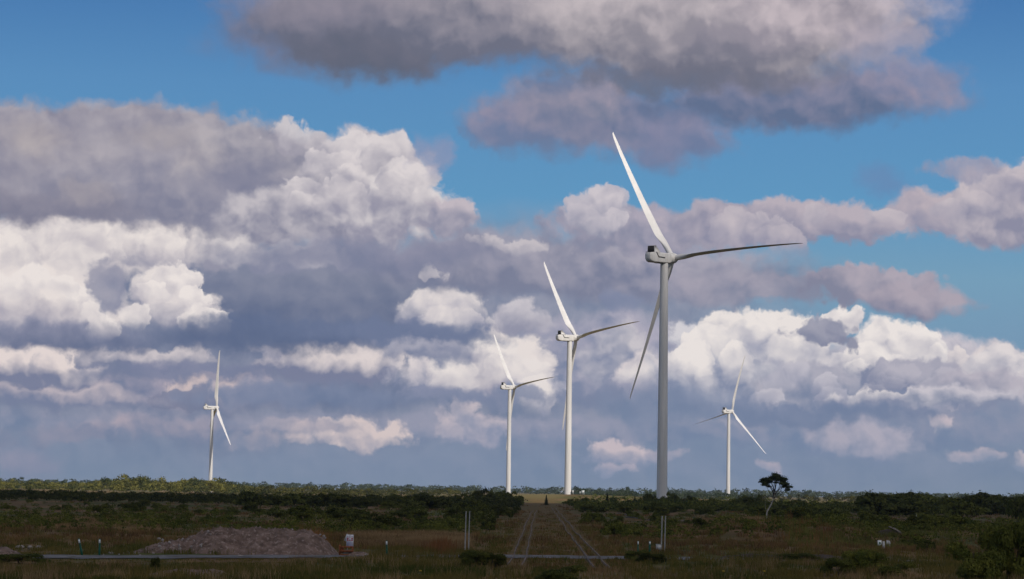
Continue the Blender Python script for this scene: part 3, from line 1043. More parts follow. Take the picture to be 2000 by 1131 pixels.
T_LABELS = [
    'largest white wind turbine, nearest, with its grey shaded tower rising behind dark bushes',
    'second largest white wind turbine, its tower foot standing at the end of the railway tracks',
    'white wind turbine left of the tracks, behind the dark clump of bushes',
    'white wind turbine far left behind the sunlit wood, one blade straight up',
    'small far white wind turbine just left of the lone leaning tree']
for i, (px, D, hd, al, bz) in enumerate(TURB):
    x, y = TURB_XY[i]
    t = empty('wind_turbine', (x, y, bz), -R(hd))
    tag(t, T_LABELS[i], 'wind turbine', 'wind turbines of the wind farm')
    obj_of('tower', proto_me['tower'], t)
    na = obj_of('nacelle', proto_me['nacelle'], t)
    TL = Matrix.Translation((0, 0, HUB_H)) @ Matrix.Rotation(R(4.0), 4, 'X')
    na.matrix_local = Matrix.Translation((0, 0, HUB_H)) @ Matrix.Rotation(R(1.0), 4, 'X')
    for k in ('cooler', 'radiator', 'moulding'):
        obj_of(k, proto_me[k], na)
    hb = obj_of('hub', proto_me['hub'], t)
    hb.matrix_local = TL @ Matrix.Translation((0, 4.6, 0))
    for k in range(3):
        b = obj_of('blade', proto_me['blade'], t)
        b.matrix_local = (TL @ Matrix.Translation((0, 4.6, 0)) @ Matrix.Rotation(R(al + 120 * k), 4, 'Y')
                          @ Matrix.Rotation(R((0, 0, 0, -4, 13)[i]), 4, 'Z'))
    if i == 1:
        st = obj_of('stair', proto_me['stair'], t)
        st.rotation_euler = (0, 0, R(hd))

# ------------------------------------------------------------------ vegetation
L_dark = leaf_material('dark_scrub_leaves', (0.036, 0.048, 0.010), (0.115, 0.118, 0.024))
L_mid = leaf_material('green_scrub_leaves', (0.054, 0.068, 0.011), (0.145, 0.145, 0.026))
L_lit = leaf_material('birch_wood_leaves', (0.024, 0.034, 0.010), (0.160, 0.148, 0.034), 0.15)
L_far = leaf_material('far_wood_leaves', (0.020, 0.034, 0.018), (0.060, 0.078, 0.038), 0.2)
L_tree = leaf_material('lone_tree_leaves', (0.020, 0.030, 0.010), (0.060, 0.070, 0.022), 0.2)
L_pine = leaf_material('conifer_needles', (0.014, 0.024, 0.010), (0.040, 0.055, 0.020), 0.1)
M_bark = material('dark_bark', (0.055, 0.045, 0.038), 0.95, (0.09, 0.075, 0.06), 3, 5)
M_birch = material('pale_birch_bark', (0.50, 0.46, 0.42), 0.85, (0.30, 0.27, 0.25), 2.5, 5)


def leafquads(P, Nrm, size, r, elong=1.5):
    """one bent quad per leaf clump at P, facing roughly along Nrm"""
    n = len(P)
    nr = Nrm + r.normal(0, 0.42, (n, 3))
    nr /= np.linalg.norm(nr, axis=1, keepdims=True) + 1e-9
    a = r.normal(0, 1, (n, 3))
    e1 = np.cross(nr, a)
    e1 /= np.linalg.norm(e1, axis=1, keepdims=True) + 1e-9
    e2 = np.cross(nr, e1)
    s = (size * r.uniform(0.55, 1.25, n))[:, None]
    e1 = e1 * s * elong
    e2 = e2 * s
    k = nr * s * 0.35
    v = np.stack([P - e1 * 0.5, P - e2 * 0.5 + k * 0.6, P + e1 * 0.5, P + e2 * 0.5 + k * 0.6], 1)
    return v.reshape(-1, 3)


def crown(r, clusters, n, size, fill=0.75, elong=1.5):
    """clusters: (x, y, z, rx, rz); leaves sit in shells around the cluster centres"""
    cl = np.asarray(clusters, float)
    w = cl[:, 3] ** 2
    idx = r.choice(len(cl), n, p=w / w.sum())
    d = r.normal(0, 1, (n, 3))
    d /= np.linalg.norm(d, axis=1, keepdims=True)
    d[:, 2] = np.where(d[:, 2] < -0.3, -d[:, 2] * 0.6, d[:, 2])
    rad = r.uniform(fill, 1.08, n)[:, None]
    c_ = cl[idx]
    P = c_[:, :3] + d * rad * np.stack([c_[:, 3], c_[:, 3], c_[:, 4]], 1)
    v = leafquads(P, d, size, r, elong)
    ctone = r.uniform(-0.34, 0.34, len(cl))[idx]
    tone = np.clip(0.45 + ctone + r.normal(0, 0.14, n), 0, 1)
    return v, np.repeat(tone, 4)


def quads(n):
    return np.arange(n * 4).reshape(-1, 4)


def shrub_me(name, seed, n, kind='round', mat=None, size=0.10):
    """a unit-height bush"""
    r = np.random.default_rng(seed)
    cl = []
    k = 16
    for i in range(k):
        a = r.uniform(0, 6.283)
        q = math.sqrt(r.uniform(0, 1)) * (0.62 if kind != 'tall' else 0.36)
        top = (1 - (q / 0.85) ** 2) if kind == 'round' else (1 - q * 0.9)
        z = r.uniform(0.12, max(0.2, 0.80 * top))
        rr = r.uniform(0.15, 0.26) if kind != 'tall' else r.uniform(0.12, 0.20)
        cl.append((q * math.cos(a), q * math.sin(a), z, rr, rr * r.uniform(0.75, 1.1)))
    v, tone = crown(r, cl, n, size)
    # spiky sprigs that break the outline
    m = n // 8
    idx = r.choice(len(v) // 4, m)
    P = v.reshape(-1, 4, 3)[idx].mean(1)
    P = P + np.array([0, 0, 1]) * r.uniform(0.02, 0.13, (m, 1)) + r.normal(0, 0.03, (m, 3))
    v2 = leafquads(P, r.normal(0, 1, (m, 3)), size * 0.55, r, 2.2)
    v = np.concatenate([v, v2])
    v[:, 2] = np.maximum(v[:, 2], -0.03)
    tone = np.concatenate([tone, np.repeat(r.uniform(0.3, 0.9, m), 4)])
    o = mesh_np(name, v, quads(n + m), mat, attrs={'tone': tone})
    me = o.data
    bpy.data.objects.remove(o)
    return me


def conifer_me(name, seed, n, mat):
    r = np.random.default_rng(seed)
    z = r.uniform(0.04, 1.0, n) ** 1.15
    a = r.uniform(0, 6.283, n)
    rad = (1 - z) * 0.26 * (0.75 + 0.3 * np.sin(z * 46 + a)) * r.uniform(0.4, 1.1, n) + 0.01
    P = np.stack([rad * np.cos(a), rad * np.sin(a), z], 1)
    Nr = np.stack([np.cos(a), np.sin(a), 0.4 + 0 * a], 1)
    v = leafquads(P, Nr, 0.05, r, 1.8)
    o = mesh_np(name, v, quads(n), mat, attrs={'tone': np.repeat(r.uniform(0, 1, n), 4)})
    me = o.data
    bpy.data.objects.remove(o)
    return me


def wx(px, D):
    return at(px, 975, D).x


SH = {}
for key, mat in (('dark', L_dark), ('mid', L_mid), ('lit', L_lit), ('far', L_far)):
    n0 = 1500 if key in ('dark', 'mid') else 900
    SH[key] = [shrub_me('bush_leaves', 10 + k, n0, 'round' if k < 3 else 'tall', mat, 0.085) for k in range(4 if key in ('dark', 'mid') else 3)]
CON = conifer_me('conifer_leaves', 5, 1500, L_pine)
stem = MB()
for a in range(4):
    q = a * 1.7
    stem.tube([(0.03 * math.cos(q), 0.03 * math.sin(q), -0.06), (0.10 * math.cos(q), 0.10 * math.sin(q), 0.25),
               (0.22 * math.cos(q), 0.22 * math.sin(q), 0.6)], [0.022, 0.016, 0.006], 5)
STEM = stem.build('trunk', M_bark).data
bpy.data.objects.remove(bpy.data.objects['trunk'])


def place(kind, me, x, y, h, wide, label, cat, group, parts, r, dz=0.0):
    """one bush or tree: an object of its own; near ones have stem and leaves as parts"""
    z = float(gz(x, y)) - 0.02 * h + dz
    if parts:
        t = empty(kind, (x, y, z), r.uniform(0, 6.28))
        t.scale = (h * wide, h * wide, h)
        obj_of('foliage', me, t)
        obj_of('trunk', STEM, t)
    else:
        t = obj_of(kind, me)
        t.location = (x, y, z)
        t.rotation_euler = (0, 0, r.uniform(0, 6.28))
        t.scale = (h * wide, h * wide, h)
    tag(t, label, cat, group)
    return t


WHERE = [(150, 'at the far left edge'), (330, 'behind the left tail of the heap'),
         (500, 'behind the left half of the heap'), (670, 'behind the right half of the heap'),
         (800, 'behind the warning board'), (900, 'left of the left pair of grey poles'),
         (1000, 'between left poles and tracks'), (1060, 'beside the left track'), (1170, 'just right of the right track'),
         (1290, 'between tracks and right poles'), (1400, 'right of the right poles'),
         (1510, 'around the lone leaning tree'), (1680, 'left of the white panels'),
         (1800, 'behind the white panels'), (9999, 'at the far right')]


def where(px):
    for lim, w in WHERE:
        if px < lim:
            return w


def row(D):
    return 'nearest row' if D < 420 else 'middle row' if D < 640 else 'back row'


def scatter(n, px0, px1, D0, D1, h0, h1, tones, seed, clear=5.5, wide=(0.8, 1.35), power=1.0, dens=None):
    r = np.random.default_rng(seed)
    k = 0
    tries = 0
    while k < n and tries < n * 12:
        tries += 1
        iv = r.uniform(1 / D1, 1 / D0)
        D = 1 / iv
        px = r.uniform(px0, px1)
        x = wx(px, D)
        if abs(x - (BED + SL * D)) < clear + 0.002 * D or abs(D - road_y(x)) < 8:
            continue
        if dens is not None and fbm(px / 70.0, D / 60.0 * 200 / D, dens, 2) < r.uniform(-0.6, 0.25):
            continue
        h = h0 + (h1 - h0) * r.uniform(0, 1) ** 1.5
        tn = tones[r.integers(len(tones))]
        me = SH[tn][r.integers(len(SH[tn]))]
        w = r.uniform(*wide)
        size = 'tall' if h > h0 + 0.6 * (h1 - h0) else 'low' if h < h0 + 0.25 * (h1 - h0) else 'rounded'
        col = {'dark': 'dark green', 'mid': 'green', 'lit': 'sunlit olive', 'far': 'grey-green'}[tn]
        place('shrub', me, x, D, h, w, '%s %s bush, %s, %s' % (size, col, row(D), where(px)), 'bush',
              'bushes scattered over the bog', D < 420, r)
        k += 1


# back rows in the shade of the cloud
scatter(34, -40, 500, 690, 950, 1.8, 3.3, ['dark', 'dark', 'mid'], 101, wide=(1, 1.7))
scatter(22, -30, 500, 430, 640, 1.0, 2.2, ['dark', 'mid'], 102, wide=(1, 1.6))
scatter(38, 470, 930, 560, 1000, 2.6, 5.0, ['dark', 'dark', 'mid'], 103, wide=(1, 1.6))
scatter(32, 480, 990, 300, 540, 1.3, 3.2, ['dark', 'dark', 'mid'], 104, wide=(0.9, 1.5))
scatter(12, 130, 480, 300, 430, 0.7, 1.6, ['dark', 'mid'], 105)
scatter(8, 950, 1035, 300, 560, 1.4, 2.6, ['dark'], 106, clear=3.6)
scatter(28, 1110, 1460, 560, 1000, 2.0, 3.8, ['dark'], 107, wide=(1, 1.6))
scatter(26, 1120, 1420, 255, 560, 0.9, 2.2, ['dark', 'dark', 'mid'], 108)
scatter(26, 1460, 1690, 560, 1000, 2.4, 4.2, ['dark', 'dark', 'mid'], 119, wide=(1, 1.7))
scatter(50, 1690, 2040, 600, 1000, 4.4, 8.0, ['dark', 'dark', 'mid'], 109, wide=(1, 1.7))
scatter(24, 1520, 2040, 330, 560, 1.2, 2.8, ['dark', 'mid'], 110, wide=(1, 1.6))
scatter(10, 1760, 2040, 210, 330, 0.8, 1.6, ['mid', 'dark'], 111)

# clumps and single trees one can point to: px, distance, height, width factor, tone, label
SPEC = [
    (932, 815, 5.6, 0.85, 'dark', 'rounded dark tree at the left end of the clump before the third turbine'),
    (945, 800, 6.3, 0.85, 'dark', 'tallest dark tree in the clump left of the third turbine foot'),
    (960, 780, 5.2, 1.0, 'dark', 'broad dark tree in the middle of the clump left of the third turbine foot'),
    (975, 830, 5.9, 0.85, 'dark', 'dark tree just left of the third turbine foot'),
    (990, 820, 5.7, 0.8, 'dark', 'dark tree right before the third turbine foot'),
    (1003, 810, 5.3, 0.9, 'dark', 'dark tree at the right end of the clump, nearest the gold field'),
    (985, 720, 3.4, 1.2, 'dark', 'low wide bush in front of the dark clump of trees'),
    (950, 700, 3.2, 1.3, 'dark', 'low wide bush in front of the left part of the dark clump'),
    (1272, 900, 5.6, 0.75, 'dark', 'dark round tree touching the left side of the nearest turbine tower'),
    (1263, 880, 3.6, 1.0, 'dark', 'lower dark bush left of the nearest turbine tower'),
    (1291, 890, 3.8, 0.9, 'dark', 'dark bush straight before the nearest turbine tower foot'),
    (1306, 905, 5.6, 0.8, 'dark', 'dark round tree touching the right side of the nearest turbine tower'),
    (1318, 880, 4.6, 0.9, 'dark', 'dark tree second to the right of the nearest turbine tower'),
    (1345, 860, 4.2, 1.1, 'dark', 'dark spreading bush between nearest turbine and lone leaning tree'),
    (1392, 780, 4.6, 0.7, 'dark', 'narrow dark tree standing alone right of the nearest turbine'),
    (1440, 800, 4.4, 1.0, 'dark', 'dark bush right of the foot of the fifth turbine'),
    (1452, 820, 5.5, 0.9, 'dark', 'tall dark tree between fifth turbine and lone leaning tree'),
    (1466, 800, 5.0, 1.0, 'dark', 'dark tree second left of the lone leaning tree'),
    (1482, 790, 5.3, 0.8, 'dark', 'dark tree just left of the lone leaning tree crown'),
    (1988, 520, 7.0, 0.55, 'dark', 'tall dark tree cut off by the right edge of the photo'),
    (2012, 500, 6.6, 0.6, 'dark', 'dark tree at the very right edge, partly out of view'),
    (1720, 900, 5.6, 0.8, 'dark', 'dark tree on the right skyline standing a little above its row'),
    (1760, 900, 5.9, 0.8, 'dark', 'dark tree on the right skyline above the white panels'),
    (1850, 880, 6.0, 0.7, 'dark', 'dark tree with pointed top on the right skyline'),
]
rs = np.random.default_rng(55)
for px, D, h, w, tn, lab in SPEC:
    place('tree', SH[tn][int(rs.integers(0, 3))], wx(px, D), D, h, w, lab, 'tree', None, True, rs)
for px, D, h, lab in ((1067, 905, 3.5, 'small dark conifer standing alone between the two tracks at their far end'),
                      (1186, 950, 4.6, 'small pointed dark conifer on the skyline right of the second turbine'),
                      (1240, 900, 3.6, 'small conifer left of the nearest turbine among dark bushes')):
    t = place('conifer', CON, wx(px, D), D, h, 1.0, lab, 'conifer', None, True, rs)

# trees in the sun beyond the shade
def trees_mesh(name, spots, mat, per, size, seed):
    r = np.random.default_rng(seed)
    V, T = [], []
    for (x, y, h, w) in spots:
        z0 = float(gz(x, y))
        cl = []
        for i in range(7):
            a = r.uniform(0, 6.283)
            q = math.sqrt(r.uniform(0, 1)) * 0.42 * w
            cl.append((x + q * h * math.cos(a), y + q * h * math.sin(a), z0 + h * r.uniform(0.2, 0.78),
                       h * r.uniform(0.16, 0.27) * w ** 0.5, h * r.uniform(0.14, 0.22)))
        v, t = crown(r, cl, per, size * h, 0.6)
        V.append(v)
        T.append(np.clip(t + r.uniform(-0.42, 0.38), 0, 1))
    V = np.concatenate(V)
    return mesh_np(name, V, quads(len(V) // 4), mat, attrs={'tone': np.concatenate(T)})


def spots(n, px0, px1, D0, D1, h0, h1, seed, top=None):
    r = np.random.default_rng(seed)
    out = []
    for _ in range(n):
        D = 1 / r.uniform(1 / D1, 1 / D0)
        px = r.uniform(px0, px1)
        x = wx(px, D)
        if abs(x - (BED + SL * D)) < 7 and D < 2200:
            continue
        h = r.uniform(h0, h1)
        if top is not None:
            h *= float(np.interp(px, *top))
        out.append((x, D, h, r.uniform(0.9, 1.5)))
    return out


hill = ([-120, 0, 170, 200, 235, 300, 340, 370, 420, 450, 480, 530, 600, 700, 820, 1000],
        [0.80, 0.78, 0.74, 1.0, 1.22, 1.18, 0.98, 1.10, 1.08, 0.86, 0.84, 0.95, 0.82, 0.72, 0.70, 0.6])


def bog_spots(n, px0, px1, D0, D1, h0, h1, seed, cover=-0.2):
    out = []
    for (x, D, h, w) in spots(n, px0, px1, D0, D1, h0, h1, seed):
        off = abs(x - (BED + SL * D))
        if off < 5.2 + 0.002 * D or (D > 980 and 1004 < x / D * 5000 + 1006 < 1125):
            continue
        if float(fbm(x / 22, D / 60, 91, 3)) < cover:
            continue
        out.append((x, D, h, w * 1.25))
    return out


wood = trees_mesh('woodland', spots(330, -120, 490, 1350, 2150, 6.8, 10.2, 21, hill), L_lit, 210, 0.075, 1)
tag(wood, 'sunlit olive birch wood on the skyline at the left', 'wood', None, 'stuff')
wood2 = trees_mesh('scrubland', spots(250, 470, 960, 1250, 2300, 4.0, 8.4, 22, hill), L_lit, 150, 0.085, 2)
tag(wood2, 'patchy sunlit scrub in the distance left of the tracks', 'scrub', None, 'stuff')
wood3 = trees_mesh('scrubland', spots(150, 1490, 2100, 1350, 2300, 3.2, 6.2, 23), L_lit, 150, 0.09, 3)
tag(wood3, 'sunlit strip of scrub behind the dark bushes on the right', 'scrub', None, 'stuff')
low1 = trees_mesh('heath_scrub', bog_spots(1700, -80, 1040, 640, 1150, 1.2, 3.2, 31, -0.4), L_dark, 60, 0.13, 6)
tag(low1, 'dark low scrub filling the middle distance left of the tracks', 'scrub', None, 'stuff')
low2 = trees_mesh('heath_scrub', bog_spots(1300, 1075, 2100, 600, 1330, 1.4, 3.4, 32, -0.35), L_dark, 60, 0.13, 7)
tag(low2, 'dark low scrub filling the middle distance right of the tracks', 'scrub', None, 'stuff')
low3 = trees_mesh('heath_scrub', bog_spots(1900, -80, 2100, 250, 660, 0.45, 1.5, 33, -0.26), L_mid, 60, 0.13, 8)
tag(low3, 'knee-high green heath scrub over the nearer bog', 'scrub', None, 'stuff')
far = trees_mesh('distant_forest', spots(1300, -250, 2250, 2900, 4600, 8.5, 14.0, 24), L_far, 70, 0.11, 4)
tag(far, 'blue-green line of far forest along the whole horizon', 'forest', None, 'stuff')
midw = trees_mesh('distant_scrub', spots(260, 1125, 1490, 1700, 2700, 4.0, 7.0, 25), L_far, 80, 0.11, 5)
tag(midw, 'grey-green scrub in the distance right of the second turbine', 'scrub', None, 'stuff')

FARS = [(1125, 1.0, 'broad grey-green tree right behind the second turbine tower'),
        (1135, 0.9, 'round grey-green tree just right of the second turbine tower'),
        (1168, 0.85, 'round far tree between second turbine and pointed conifer'),
        (1193, 0.7, 'small round far tree right of the pointed conifer'),
        (1207, 0.85, 'round far tree with flat top on the skyline between second and nearest turbine'),
        (1227, 1.05, 'tallest pale far tree on the skyline between second and nearest turbine'),
        (1342, 0.7, 'far tree on the skyline just right of the nearest turbine'),
        (875, 0.8, 'single far tree standing up from the skyline left of the dark clump'),
        (762, 0.7, 'lone small tree on the skyline above the single marker post'),
        (1885, 1.0, 'pale far tree on the right skyline, left of a gap'),
        (1925, 1.05, 'wide pale far tree on the right skyline'),
        (1953, 0.95, 'pale far tree near the right edge of the skyline')]
for px, k, lab in FARS:
    place('tree', SH['far'][int(rs.integers(0, 3))], wx(px, 2350), 2350, 11.5 * k, 0.75, lab, 'tree', None, False, rs)
for px, D, h, lab in ((395, 1700, 10.3, 'dark round tree left of the far left turbine foot'),
                      (430, 1700, 9.6, 'dark round tree right of the far left turbine foot'),
                      (232, 1800, 11.6, 'dark tree on top of the sunlit wood at the far left'),
                      (250, 1850, 10.6, 'second dark tree on top of the sunlit wood'),
                      (505, 1500, 7.6, 'dark tree above the scrub right of the far left turbine'),
                      (583, 1500, 6.6, 'dark tree in the scrub midway between far left and third turbine')):
    place('tree', SH['dark'][int(rs.integers(0, 3))], wx(px, D), D, h, 0.8, lab, 'tree', None, False, rs)


# ---- the lone leaning birch
def birch():
    D = 485.0
    x0 = wx(1497.5, D)
    z0 = float(gz(x0, D))
    t = empty('leaning_tree', (x0, D, z0))
    tag(t, 'lone wind-bent tree with pale crooked trunk and flat dark crown against the sky', 'tree')
    s = D / 5000.0                         # metres per photo pixel there
    m = MB()
    tr = [(0, 0, -0.3), (0.0, 0, 0.9), (0.1, 0.05, 1.55), (0.55, 0.1, 2.3), (0.95, 0.1, 3.1), (1.25, 0, 3.9), (1.45, 0, 4.8), (1.55, 0.05, 5.3)]
    m.tube(tr, [0.17, 0.14, 0.125, 0.115, 0.105, 0.10, 0.09, 0.08], 10)
    m.tube([(1.0, 0, 3.2), (0.2, 0.2, 3.6), (-0.35, 0.3, 4.4)], [0.04, 0.025, 0.012], 5)
    m.tube([(0.05, 0, 1.5), (-0.25, -0.1, 2.2), (-0.3, -0.1, 3.4)], [0.04, 0.03, 0.012], 5)
    m.build('trunk', M_birch, t, True)
    r = np.random.default_rng(3)
    b = MB()
    tips = []
    ends = [(-0.6, 7.0), (0.0, 7.6), (0.5, 8.0), (1.1, 8.4), (1.6, 8.7), (2.2, 8.5), (2.7, 8.1), (3.2, 7.6), (3.7, 7.1), (4.1, 6.6),
            (4.2, 6.1), (1.3, 7.8), (2.0, 7.9), (2.8, 7.2), (0.6, 7.2), (3.3, 6.9), (-0.2, 7.3), (-0.8, 7.4), (0.9, 8.1), (1.9, 8.3)]
    for i, (ex, ez) in enumerate(ends):
        ey = r.uniform(-1.6, 1.6)
        st_ = np.array(tr[5 + i % 3])
        en = np.array([ex, ey, ez])
        mid = st_ * 0.5 + en * 0.5 + np.array([r.uniform(-0.2, 0.2), 0, -0.35 if ex > 2.5 else 0.1])
        m2 = mid * 0.5 + en * 0.5 + r.normal(0, 0.1, 3)
        b.tube([st_, mid, m2, en], [0.06, 0.045, 0.03, 0.012], 5)
        tips.append((m2, en))
        for _ in range(4):
            p = mid * 0.4 + en * 0.6 + r.normal(0, 0.15, 3)
            b.tube([p, p + np.array([r.uniform(-.4, .5), r.uniform(-.4, .4), r.uniform(.1, .7)])], [0.02, 0.006], 4)
    b.build('branches', M_bark, t, True)
    cl = []
    for m2, en in tips:
        for q, rr in ((en - np.array([0, 0, 0.35]), 0.66), (m2 * 0.3 + en * 0.7 - np.array([0, 0, 0.2]), 0.6)):
            if rr == 0.5 and r.uniform() < 0.35:
                continue
            o_ = r.normal(0, 0.15, 3)
            cl.append((q[0] + o_[0], q[1] + o_[1], q[2] + o_[2] * 1.5, rr * r.uniform(0.7, 1.15), 0.42 * r.uniform(0.8, 1.2)))
    for _ in range(16):
        d_ = r.normal(0, 1, 3)
        d_ /= np.linalg.norm(d_)
        cl.append((1.75 + 2.1 * d_[0], 1.1 * d_[1], 7.45 - 0.16 * d_[0] + 0.6 * d_[2], r.uniform(0.4, 0.7), r.uniform(0.28, 0.45)))
    v, tone = crown(r, cl, 11000, 0.17, 0.1)
    m_ = 260                                                    # twigs sticking out of the top
    c_ = np.asarray(cl)[r.choice(len(cl), m_)]
    P = c_[:, :3] + np.stack([r.uniform(-.5, .6, m_), r.uniform(-.5, .5, m_), r.uniform(.3, .62, m_)], 1)
    v2 = leafquads(P, np.tile([0, 1.0, 0], (m_, 1)), 0.09, r, 2.4)
    mesh_np('crown', np.concatenate([v, v2]), quads(11000 + m_), L_tree, t,
            attrs={'tone': np.concatenate([tone, np.repeat(r.uniform(0, 1, m_), 4)])})


birch()

# ---- bushes of the foreground, with finer leaves
FG = {}
for key, mat in (('dark', L_dark), ('mid', L_mid)):
    FG[key] = [shrub_me('bush_leaves', 70 + k, 7000, 'round', mat, 0.042) for k in range(2)]
for px, yb, hpx, wpx, tn, lab in (
        (925, 1108, 44, 62, 'dark', 'dark round bush at the foot of the left pair of poles'),
        (965, 1108, 38, 60, 'dark', 'dark bush right of the left pair of poles, beside the left track'),
        (1100, 1136, 42, 110, 'dark', 'low dark bush at the bottom edge between the two tracks'),
        (303, 1120, 34, 22, 'dark', 'small upright bush in the grass before the road, below the gravel heap'),
        (1245, 1094, 26, 62, 'dark', 'low bush in front of the two small marker posts on the right'),
        (1275, 1100, 26, 60, 'dark', 'low bush before the right pair of poles'),
        (1690, 1128, 58, 90, 'mid', 'leafy green bush in the foreground below the white panels'),
        (1640, 1132, 44, 70, 'dark', 'dark green bush in the foreground left below the white panels'),
        (1750, 1134, 40, 90, 'mid', 'low green bush in the foreground right below the white panels'),
        (1900, 1142, 100, 120, 'mid', 'large green bush filling the lower right corner'),
        (1975, 1140, 150, 130, 'mid', 'tallest green bush at the lower right edge of the photo'),
        (40, 1100, 26, 110, 'dark', 'low dark bush at the left edge before the small rubble heap'),
        (1560, 1100, 20, 90, 'dark', 'low dark bush in front of the orange reeds')):
    p = gpt(px, min(yb, 1131))
    D = 23000.0 / (yb - (960 + 0.0148 * (px - 1000)))
    x = at(px, yb, D).x
    h = hpx * D / 5000
    place('bush', FG[tn][int(rs.integers(0, 2))], x, D, h / 0.95, wpx / hpx / 1.5, lab, 'bush', None, True, rs)


# ------------------------------------------------------------------ grass, reeds and heather
def blades(name, N, px0, px1, D0, D1, h0, h1, w, mat, seed, keep=None, lean=0.25, label=None, cat='grass'):
    r = np.random.default_rng(seed)
    D = 1 / r.uniform(1 / D1, 1 / D0, N)
    px = r.uniform(px0, px1, N)
    x = (px - 1000) / 5000 * D + 0.0025 * 0
    # tufts: pull blades together
    nt = max(1, N // 22)
    k_ = r.integers(0, nt, N)
    sp = (0.10 + D[k_] * 0.0006)
    x, D, px = x[k_] + r.normal(0, 1, N) * sp, D[k_] + r.normal(0, 1, N) * sp * 2.0, px[k_]
    off = np.abs(x - (BED + SL * D))
    ok = (np.abs(D - road_y(x)) > 5.0 + 1.2 * fbm(x / 3, D / 3, 8, 2))
    for o_ in TRACKS:
        ok &= (np.abs(np.abs(x - (o_ + SL * D)) - 0.457) > 0.16 + 0.0004 * D) | (D < 157)
    if keep is not None:
        ok &= keep(px, D, x, off, r)
    x, D, px = x[ok], D[ok], px[ok]
    n = len(x)
    z = gz(x, D)
    h = r.uniform(h0, h1, n) * (0.65 + 0.6 * vnoise(x / 2.5, D / 2.5, seed))
    h = np.where((px < 735) & (D > road_y(x) - 24) & (D < road_y(x)), h * 0.28, h)
    ww = w * r.uniform(0.6, 1.4, n) * np.maximum(1, D / 260)
    a = r.uniform(0, 3.14159, n)
    ex, ey = np.cos(a) * ww, np.sin(a) * ww * 0.6
    lx, ly = r.normal(0, lean, n) * h, r.normal(0, lean, n) * h
    b0 = np.stack([x - ex, D - ey, z - 0.05], 1)
    b1 = np.stack([x + ex, D + ey, z - 0.05], 1)
    m1 = np.stack([x + ex * 0.7 + lx * 0.35, D + ey + ly * 0.35, z + h * 0.6], 1)
    m0 = np.stack([x - ex * 0.7 + lx * 0.35, D - ey + ly * 0.35, z + h * 0.6], 1)
    tp = np.stack([x + lx, D + ly, z + h], 1)
    v = np.stack([b0, b1, m1, m0, tp], 1).reshape(-1, 3)
    i = np.arange(n)[:, None] * 5
    q = i + np.array([[0, 1, 2, 3]])
    t = i + np.array([[3, 2, 4]])
    tone = np.clip(0.5 + 0.9 * fbm(x / 6, D / 10, seed + 3, 3) + r.normal(0, 0.2, n), 0, 1)
    o = mesh_np(name, v, [q, t], mat, attrs={'tone': np.repeat(tone, 5)})
    tag(o, label, cat, None, 'stuff')
    return o


G_green = leaf_material('green_brown_grass', (0.062, 0.074, 0.012), (0.175, 0.128, 0.034), 0.3, 0)
G_dry = leaf_material('dry_tan_grass', (0.18, 0.105, 0.048), (0.36, 0.24, 0.115), 0.3, 0)
G_heath = leaf_material('brown_heather', (0.105, 0.062, 0.026), (0.23, 0.135, 0.055), 0.2, 0)
G_reed = leaf_material('rusty_reeds', (0.16, 0.065, 0.024), (0.32, 0.15, 0.06), 0.3, 0)
G_moss = leaf_material('moss_green_sedge', (0.070, 0.080, 0.018), (0.19, 0.18, 0.045), 0.3, 0)

blades('rough_grass', 190000, -60, 2060, 112, 420, 0.16, 0.46, 0.02, G_green, 201,
       lambda px, D, x, off, r: (off > 4.0) | (r.uniform(0, 1, len(D)) < 0.16),
       label='rough green and brown grass over the near bog')
blades('heather', 80000, -60, 2060, 190, 900, 0.25, 0.6, 0.035, G_heath, 202,
       lambda px, D, x, off, r: (fbm(x / 18, D / 40, 61, 3) > -0.1) & ((off > 4.5) | (r.uniform(0, 1, len(D)) < 0.3)),
       label='brown heather between the bushes', cat='heather')
blades('dry_grass', 30000, 690, 925, 196, 250, 0.35, 0.75, 0.016, G_dry, 203,
       lambda px, D, x, off, r: (off > 4.5) & (fbm(x / 4, D / 12, 62, 3) > -0.35),
       label='pale dry grass left of the left pair of poles')
blades('dry_grass', 22000, 90, 330, 255, 330, 0.3, 0.6, 0.02, G_dry, 204,
       lambda px, D, x, off, r: (fbm(x / 5, D / 14, 63, 3) > -0.1),
       label='pinkish dry grass behind the left marker posts')
blades('dry_grass', 44000, -60, 2060, 112, 158, 0.35, 0.75, 0.009, G_dry, 205,
       lambda px, D, x, off, r: (fbm(x / 3, D / 6, 64, 3) > r.uniform(-0.1, 0.6, len(D))) & (off > 1.5),
       label='tall dry stalks along the bottom of the photo')
blades('dry_grass', 26000, 1330, 1490, 300, 470, 0.35, 0.7, 0.025, G_dry, 206,
       lambda px, D, x, off, r: (fbm(x / 6, D / 16, 65, 3) > 0.0),
       label='tan dry grass on the peat bank left of the lone tree')
blades('reeds', 6000, 1480, 1665, 215, 300, 0.8, 1.8, 0.018, G_reed, 207,
       lambda px, D, x, off, r: (r.uniform(0, 1, len(D)) < np.exp(-((px - 1560) / 60.0) ** 2)) & (vnoise(x / 0.7, D / 30, 66) + 0.35 * r.uniform(-1, 1, len(D)) > 0.78 + 0.3 * np.abs(px - 1535) / 130), 0.10,
       label='rusty orange reeds in front of the peat bank', cat='reeds')
blades('reeds', 2400, 820, 915, 184, 206, 0.5, 1.1, 0.014, G_reed, 212,
       lambda px, D, x, off, r: r.uniform(0, 1, len(D)) < np.exp(-((px - 868) / 20.0) ** 2), 0.16,
       label='rusty brown reeds left of the foot of the left pair of poles', cat='reeds')
